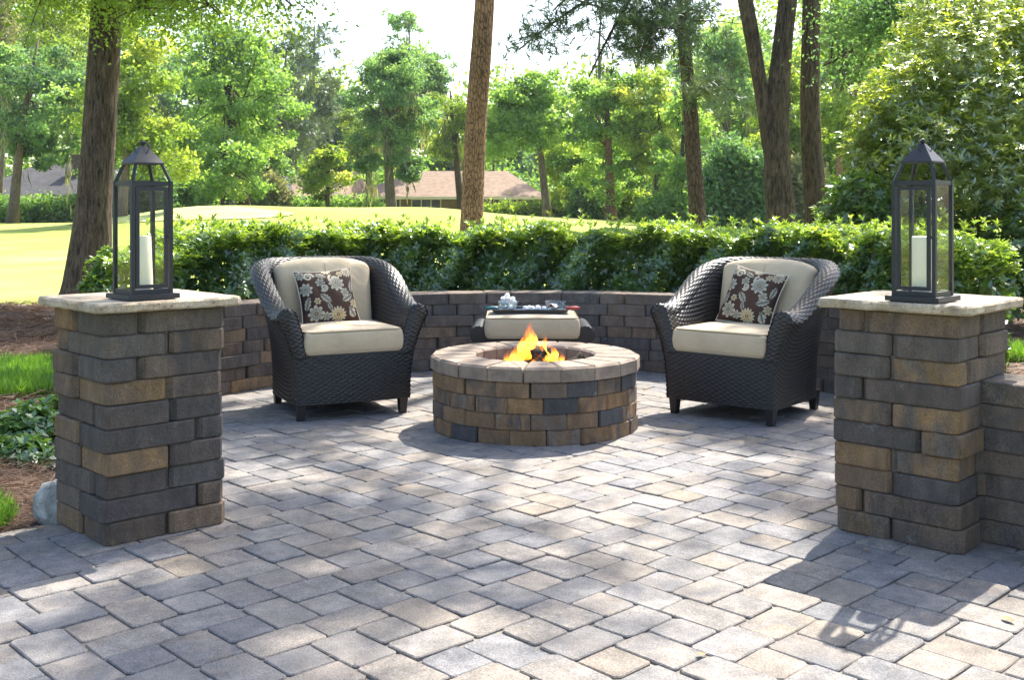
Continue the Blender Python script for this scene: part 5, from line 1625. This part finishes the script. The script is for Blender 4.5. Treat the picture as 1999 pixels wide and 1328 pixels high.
sw = MB().box((-.016, -.009, -.004), (.016, .009, .004)).add([(-.016, -.006, 0), (-.026, -.01, .002), (-.026, .01, -.002), (-.016, .006, 0)], [(0,1,2,3)]).add([(.016, -.006, 0), (.026, -.01, .002), (.026, .01, -.002), (.016, .006, 0)], [(0,1,2,3)])
ME_SW = [sw.mesh('sweet'), sw.mesh('sweet')]
for i in range(14):
    a = r.uniform(0, 6.28); q = r.uniform(0, .045)
    o = part('wrapped_sweet', ME_SW[i % 2], (M_RED, M_SILV)[i % 2], None, (bx2 + q*math.cos(a), ty + q*math.sin(a), TZ + .02 + .0022*i), (r.uniform(-.5, .5), r.uniform(-.5, .5), r.uniform(0, 3)))
    tag(o, ('red wrapped sweet in the right glass bowl', 'silver wrapped sweet in the right glass bowl')[i % 2], 'sweet', 'sweets in the bowl')
def fork(label, x, y, rz, col, nm):
    f = thing('roasting_fork', label, 'fork', (x, y, TZ + .028), rz)
    part('handle', MB().tube([(0, 0, 0), (.03, 0, .003), (.07, 0, .003), (.1, 0, 0)], [.007, .011, .011, .008], 10).mesh('handle', True), simple(nm, col, .4, .5), f)
    part('rod', MB().tube([(-.28, 0, -.004), (0, 0, 0)], .002, 6).tube([(-.28, 0, -.004), (-.30, .012, -.004), (-.36, .012, -.004)], .0018, 6).tube([(-.28, 0, -.004), (-.30, -.012, -.004), (-.36, -.012, -.004)], .0018, 6).mesh('rod'), simple(nm + '_steel', (.5, .5, .5), .25, .5, 1.0), f)
fork('roasting fork with red handle at the right end of the tray', OT.x + .235, ty - .09, math.radians(10), (.45, .05, .04), 'red_handle')
fork('roasting fork with teal handle at the left end of the tray', OT.x - .225, ty - .10, math.radians(172), (.02, .13, .15), 'teal_handle')

# ------------------------------------------------------------------ lanterns on the pillars
M_IRON = simple('dark_lantern_metal', (.009, .011, .018), .55, .5, bump=(90, .1, .001))
M_GLASS = glass_mat('lantern_glass', (.97, .98, .975), .05)
M_WAX = simple('candle_wax', (.90, .79, .60), .5, .4)
def lantern(label, candle_label, loc, rz, door_face, tilt):
    t = thing('lantern', label, 'lantern', loc, rz, 'lanterns on the pillars')
    part('base', MB().box((-.103, -.103, 0), (.103, .103, .019)).mesh('base'), M_IRON, t)
    b = .084; w = .0145; z0, z1 = .019, .455
    for x in (-1, 1):
        for y in (-1, 1):
            part('post', MB().box((min(x*b, x*(b-w)), min(y*b, y*(b-w)), z0), (max(x*b, x*(b-w)), max(y*b, y*(b-w)), z1)).mesh('post'), M_IRON, t)
    i = b - w
    for za, zb in ((z0, z0 + .018), (z1 - .018, z1 - .001)):
        for k in range(4):
            part('rail', MB().box((-i, -b + .002, za), (i, -b + .014, zb), Matrix.Rotation(k * PI/2, 4, 'Z')).mesh('rail'), M_IRON, t)
    floor = MB().box((-i, -i, z0), (i, i, z0 + .004)); part('floor_plate', floor.mesh('floor_plate'), M_IRON, t)
    # four panes; the one in door_face sits in a hinged door frame
    for k in range(4):
        M4 = Matrix.Rotation(k * PI/2, 4, 'Z')
        if k == door_face:
            d = MB(); x0, x1 = -i + .004, i - .006; za, zb = z0 + .023, z1 - .023; fw = .014; yy0, yy1 = -b + .001, -b + .011
            d.box((x0, yy0, za), (x1, yy1, za + fw), M4); d.box((x0, yy0, zb - fw), (x1, yy1, zb), M4)
            d.box((x0, yy0, za + fw), (x0 + fw, yy1, zb - fw), M4); d.box((x1 - fw, yy0, za + fw), (x1, yy1, zb - fw), M4)
            dr = part('door', d.mesh('door'), M_IRON, t)
            part('pane', MB().box((x0 + fw, -b + .005, za + fw), (x1 - fw, -b + .007, zb - fw), M4).mesh('pane'), M_GLASS, dr)
            part('latch', MB().box((x1 - .004, -b - .004, .235), (x1 + .016, -b - .0005, .247), M4).mesh('latch'), M_IRON, dr)
        else:
            part('pane', MB().box((-i, -b + .006, z0 + .018), (i, -b + .008, z1 - .018), M4).mesh('pane'), M_GLASS, t)
    for x in (-1, 1):
        for y in (-1, 1): part('strut', MB().bar((x*(b-.007), y*(b-.007), z1 - .004), (x*.052, y*.052, z1 + .068), .0105).mesh('strut'), M_IRON, t)
    rz0 = z1 + .066; rb = .060
    roof = MB().box((-rb, -rb, rz0), (rb, rb, rz0 + .006)).add([(-rb, -rb, rz0+.006), (rb, -rb, rz0+.006), (rb, rb, rz0+.006), (-rb, rb, rz0+.006), (-.008, -.008, rz0+.075), (.008, -.008, rz0+.075), (.008, .008, rz0+.075), (-.008, .008, rz0+.075)],
        [(0,1,5,4), (1,2,6,5), (2,3,7,6), (3,0,4,7), (4,5,6,7)])
    rf_ = part('roof', roof.mesh('roof'), M_IRON, t)
    part('finial', MB().lathe([(.0, .0), (.006, .001), (.0105, .008), (.0105, .013), (.006, .019), (.0, .0205)], 14, (0, 0, rz0 + .074)).mesh('finial', True), M_IRON, rf_)
    ring = [(.0265 * math.cos(a), -.004 - .012 * (1 - math.sin(a)), rz0 + .062 + .0265 * math.sin(a)) for a in [2*PI*k/28 for k in range(28)]]
    ro = part('ring', MB().tube(ring, .0022, 7, True).mesh('ring', True), M_IRON, rf_)
    ro.rotation_euler = (0, 0, -rz + (.1 if rz > 0 else .3))
    # candle stands on the lantern floor
    Mw = Matrix.Translation(loc)
    c = thing('pillar_candle', candle_label, 'candle', Mw @ Vector((0, 0, .024)), 0, 'candles in the lanterns')
    c.rotation_euler = (0, tilt, 0)
    part('wax', MB().lathe([(.0, 0), (.0385, 0), (.039, .01), (.039, .214), (.0365, .219), (.029, .217), (.012, .212), (.0, .211)], 36).mesh('wax', True), M_WAX, c)
    part('wick', MB().tube([(0, 0, .21), (.001, 0, .218), (.004, 0, .224)], .0012, 6).mesh('wick'), M_LEG, c)
lc = Vector((-1.44, 4.05, 0)) + Vector((0, .207/math.sqrt(2), 0))
lantern('dark metal lantern with white candle on the left pillar', 'cream pillar candle inside the left lantern', (lc.x, lc.y, .917), math.radians(44), 0, math.radians(-2.2))
rc = Vector((1.559, 3.94, 0)) + Vector((0, .203/math.sqrt(2), 0))
lantern('dark metal lantern with white candle on the right pillar', 'cream pillar candle inside the right lantern', (rc.x, rc.y, .917), math.radians(46), 3, 0.0)

# ------------------------------------------------------------------ logs and fire in the pit
M_LOG = bark_mat('charred_log', (0.015, 0.012, 0.01), (0.12, 0.085, 0.06), (20, 20, 4), .02)
fz = .15
logs = [((-.22, -.10, .17), (.05, .02, .40), .042), ((.24, -.06, .17), (-.02, .04, .40), .04), ((.02, .2, .17), (.0, -.02, .42), .038), ((-.02, -.2, .17), (.03, .0, .38), .036), ((.05, -.12, .2), (.29, .04, .36), .045)]
for i, (a, b, rr) in enumerate(logs):
    lab = ('charred log leaning from the left in the fire', 'charred log leaning from the right in the fire', 'charred log at the back of the fire', 'charred log at the front of the fire', 'rough grey brown log lying at the right of the fire')[i]
    rg = random.Random(i); a = Vector(a); b = Vector(b)
    pts = [a.lerp(b, k/8) + Vector((rg.gauss(0, .004), rg.gauss(0, .004), 0)) for k in range(9)]
    mb = MB().tube([p - a for p in pts], [rr * rg.uniform(.88, 1.1) for k in range(9)], 14)
    o = part('log', mb.mesh('log', True), M_LOG if i < 4 else B_OAK, None, PIT.to_3d() + a + Vector((0, 0, .03)))
    tag(o, lab, 'log', 'logs in the fire pit')

def flame_mat():
    m, nt, out = newmat('flame')
    tc = nd(nt, 'TexCoord')
    sep = nd(nt, 'SeparateXYZ', Vector=tc.outputs['Generated'])
    nz = nd(nt, 'TexNoise', Vector=nd(nt, 'Mapping', Vector=tc.outputs['Object'], Scale=(26, 26, 9)).outputs[0], Scale=1.0, Detail=3.0, Distortion=.8)
    h = mth(nt, 'ADD', sep.outputs[2], mth(nt, 'MULTIPLY', mth(nt, 'SUBTRACT', nz.outputs[0], .5), 1.1))
    col = ramp(nt, h, [(0.0, (1.0, .13, .008)), (0.25, (1.0, .34, .02)), (.5, (1.0, .55, .08)), (.8, (1.0, .26, .015)), (1.0, (.9, .10, .008))])
    em = nd(nt, 'Emission', Color=col.outputs[0], Strength=1.25)
    tr = nd(nt, 'BsdfTransparent')
    al = ramp(nt, mth(nt, 'ADD', mth(nt, 'MULTIPLY', nz.outputs[0], 1.1), mth(nt, 'MULTIPLY', mth(nt, 'SUBTRACT', .62, sep.outputs[2]), 1.0)), [(0.38, (.03, .03, .03)), (.7, (.7, .7, .7))])
    mx = nd(nt, 'MixShader', Fac=al.outputs[0], i1=tr.outputs[0], i2=em.outputs[0])
    nt.links.new(mx.outputs[0], out.inputs[0]); return m
M_FLAME = flame_mat()
fire = thing('fire', 'bright orange and yellow flames over the logs in the pit', 'fire', (PIT.x, PIT.y, .30))
rg = random.Random(17)
tongues = [(-.20, -.04, -.02, .10, .034, -.01), (-.165, -.06, .0, .15, .036, .02), (-.13, -.02, .0, .19, .036, .04), (-.10, -.06, .0, .17, .034, .05), (-.075, .0, .02, .25, .038, .05), (-.045, -.02, .03, .28, .038, .03),
           (-.02, .03, .05, .265, .034, .01), (-.055, .04, .03, .22, .04, -.02), (-.015, -.06, .0, .12, .03, .03), (.045, -.05, -.02, .15, .03, -.03), (.075, -.01, .0, .20, .03, -.035), (.055, .03, .05, .19, .03, -.01),
           (.115, .0, .02, .17, .03, -.02), (.15, .02, .0, .13, .032, .0), (.175, -.01, -.01, .11, .028, .015), (.09, -.08, -.03, .12, .03, .02), (-.21, .02, -.02, .08, .03, -.02), (-.115, -.10, -.03, .13, .032, .03)]
for i, (x, y, z, hgt, w, lean) in enumerate(tongues):
    V = []; F = []; n, m_ = 12, 12; tw = rg.uniform(0, 6)
    for a in range(m_):
        t = a / (m_ - 1); rr = w * (math.sin(PI * min(1, t ** .5 * .98 + .02)) ** .9) + .0006
        cx_ = lean * t * t + .02 * math.sin(t * 8 + tw) * t; cy_ = .012 * math.cos(t * 6 + tw) * t
        for b in range(n):
            th = 2*PI*b/n; q = rr * (1 + .18 * math.sin(3*th + t*5 + tw))
            V.append((cx_ + q*math.cos(th), cy_ + q*.6*math.sin(th), t * hgt))
    for a in range(m_ - 1):
        for b in range(n): F.append((a*n+b, a*n+(b+1) % n, (a+1)*n+(b+1) % n, (a+1)*n+b))
    part('flame', pyd('flame', V, F, True), M_FLAME, fire, (x, y, z))

# ------------------------------------------------------------------ dry leaves dropped on the paving
M_DRY = simple('dry_leaf', (.34, .20, .10), .8, .3, var=.3, vscale=60)
def dry_leaf(label, px, py, L, rz):
    g = gnd(px, py); V = []; F = []
    for i in range(9):
        t = i / 8; w = L * .22 * math.sin(PI * t) ** .8 + .0006
        for s in (-1, 0, 1):
            V.append(((t - .5) * L, s * w, .004 + .22 * L * (t - .5) ** 2 + abs(s) * w * .45))
    for i in range(8):
        for j in range(2): F.append((i*3+j, (i+1)*3+j, (i+1)*3+j+1, i*3+j+1))
    o = part('dry_leaf', pyd('dry_leaf', V, F, True), M_DRY, None, (g.x, g.y, .003), (0, 0, rz))
    tag(o, label, 'leaf', 'fallen leaves on the paving')
dry_leaf('curled tan leaf on the paving right of the lantern shadow', 1968, 1215, .05, 2.0)
dry_leaf('small rusty leaf on the paving at the bottom right of centre', 1370, 1284, .035, .3)
dry_leaf('thin dark leaf on the corner paver left of the left pillar', 78, 1036, .04, .1)
dry_leaf('small orange leaf on the paving before the right pillar', 1690, 1078, .03, .4)
dry_leaf('brown leaf by the foot of the curved wall left of the fire pit', 826, 735, .06, .8)
dry_leaf('brown leaf on the paving right of the fire pit', 1262, 762, .06, .2)

R = np.random.default_rng(909); n = 420
P = np.stack([R.uniform(-2.6, 2.2, n), R.uniform(2.4, 8.4, n), np.full(n, .0035)], -1)
P = P[[on_patio(p[0], p[1], -.05) and (Vector((p[0], p[1])) - PIT).length > .65 for p in P]]; n = len(P)
a_ = R.uniform(0, 2*PI, n); D = np.stack([np.cos(a_), np.sin(a_), np.zeros(n)], -1); Nn = np.tile([0, 0, 1.0], (n, 1))
short = R.random(n) < .6
V, Q = leaf_arrays(P, D, Nn, np.where(short, R.uniform(.006, .016, n), R.uniform(.04, .1, n)), np.where(short, R.uniform(.003, .007, n), .0016), fold=.06)
stuff_obj('fallen_needles', [(V, Q, R.uniform(.1, 1, n))], M_STRAW, 'sparse brown needles and leaf bits on the paving', 'litter')

# ------------------------------------------------------------------ summer haze over the lawn and the wood
hm, hnt, hout = newmat('haze_air')
pv = nd(hnt, 'VolumePrincipled', Density=0.00024, Anisotropy=0.35, Color=(0.86, 0.93, 1.0))
hnt.links.new(pv.outputs[0], hout.inputs['Volume'])
hz_ = part('haze', MB().box((-170, -72, -1.5), (170, 192, 42)).mesh('haze'), hm)
tag(hz_, kind='stuff')
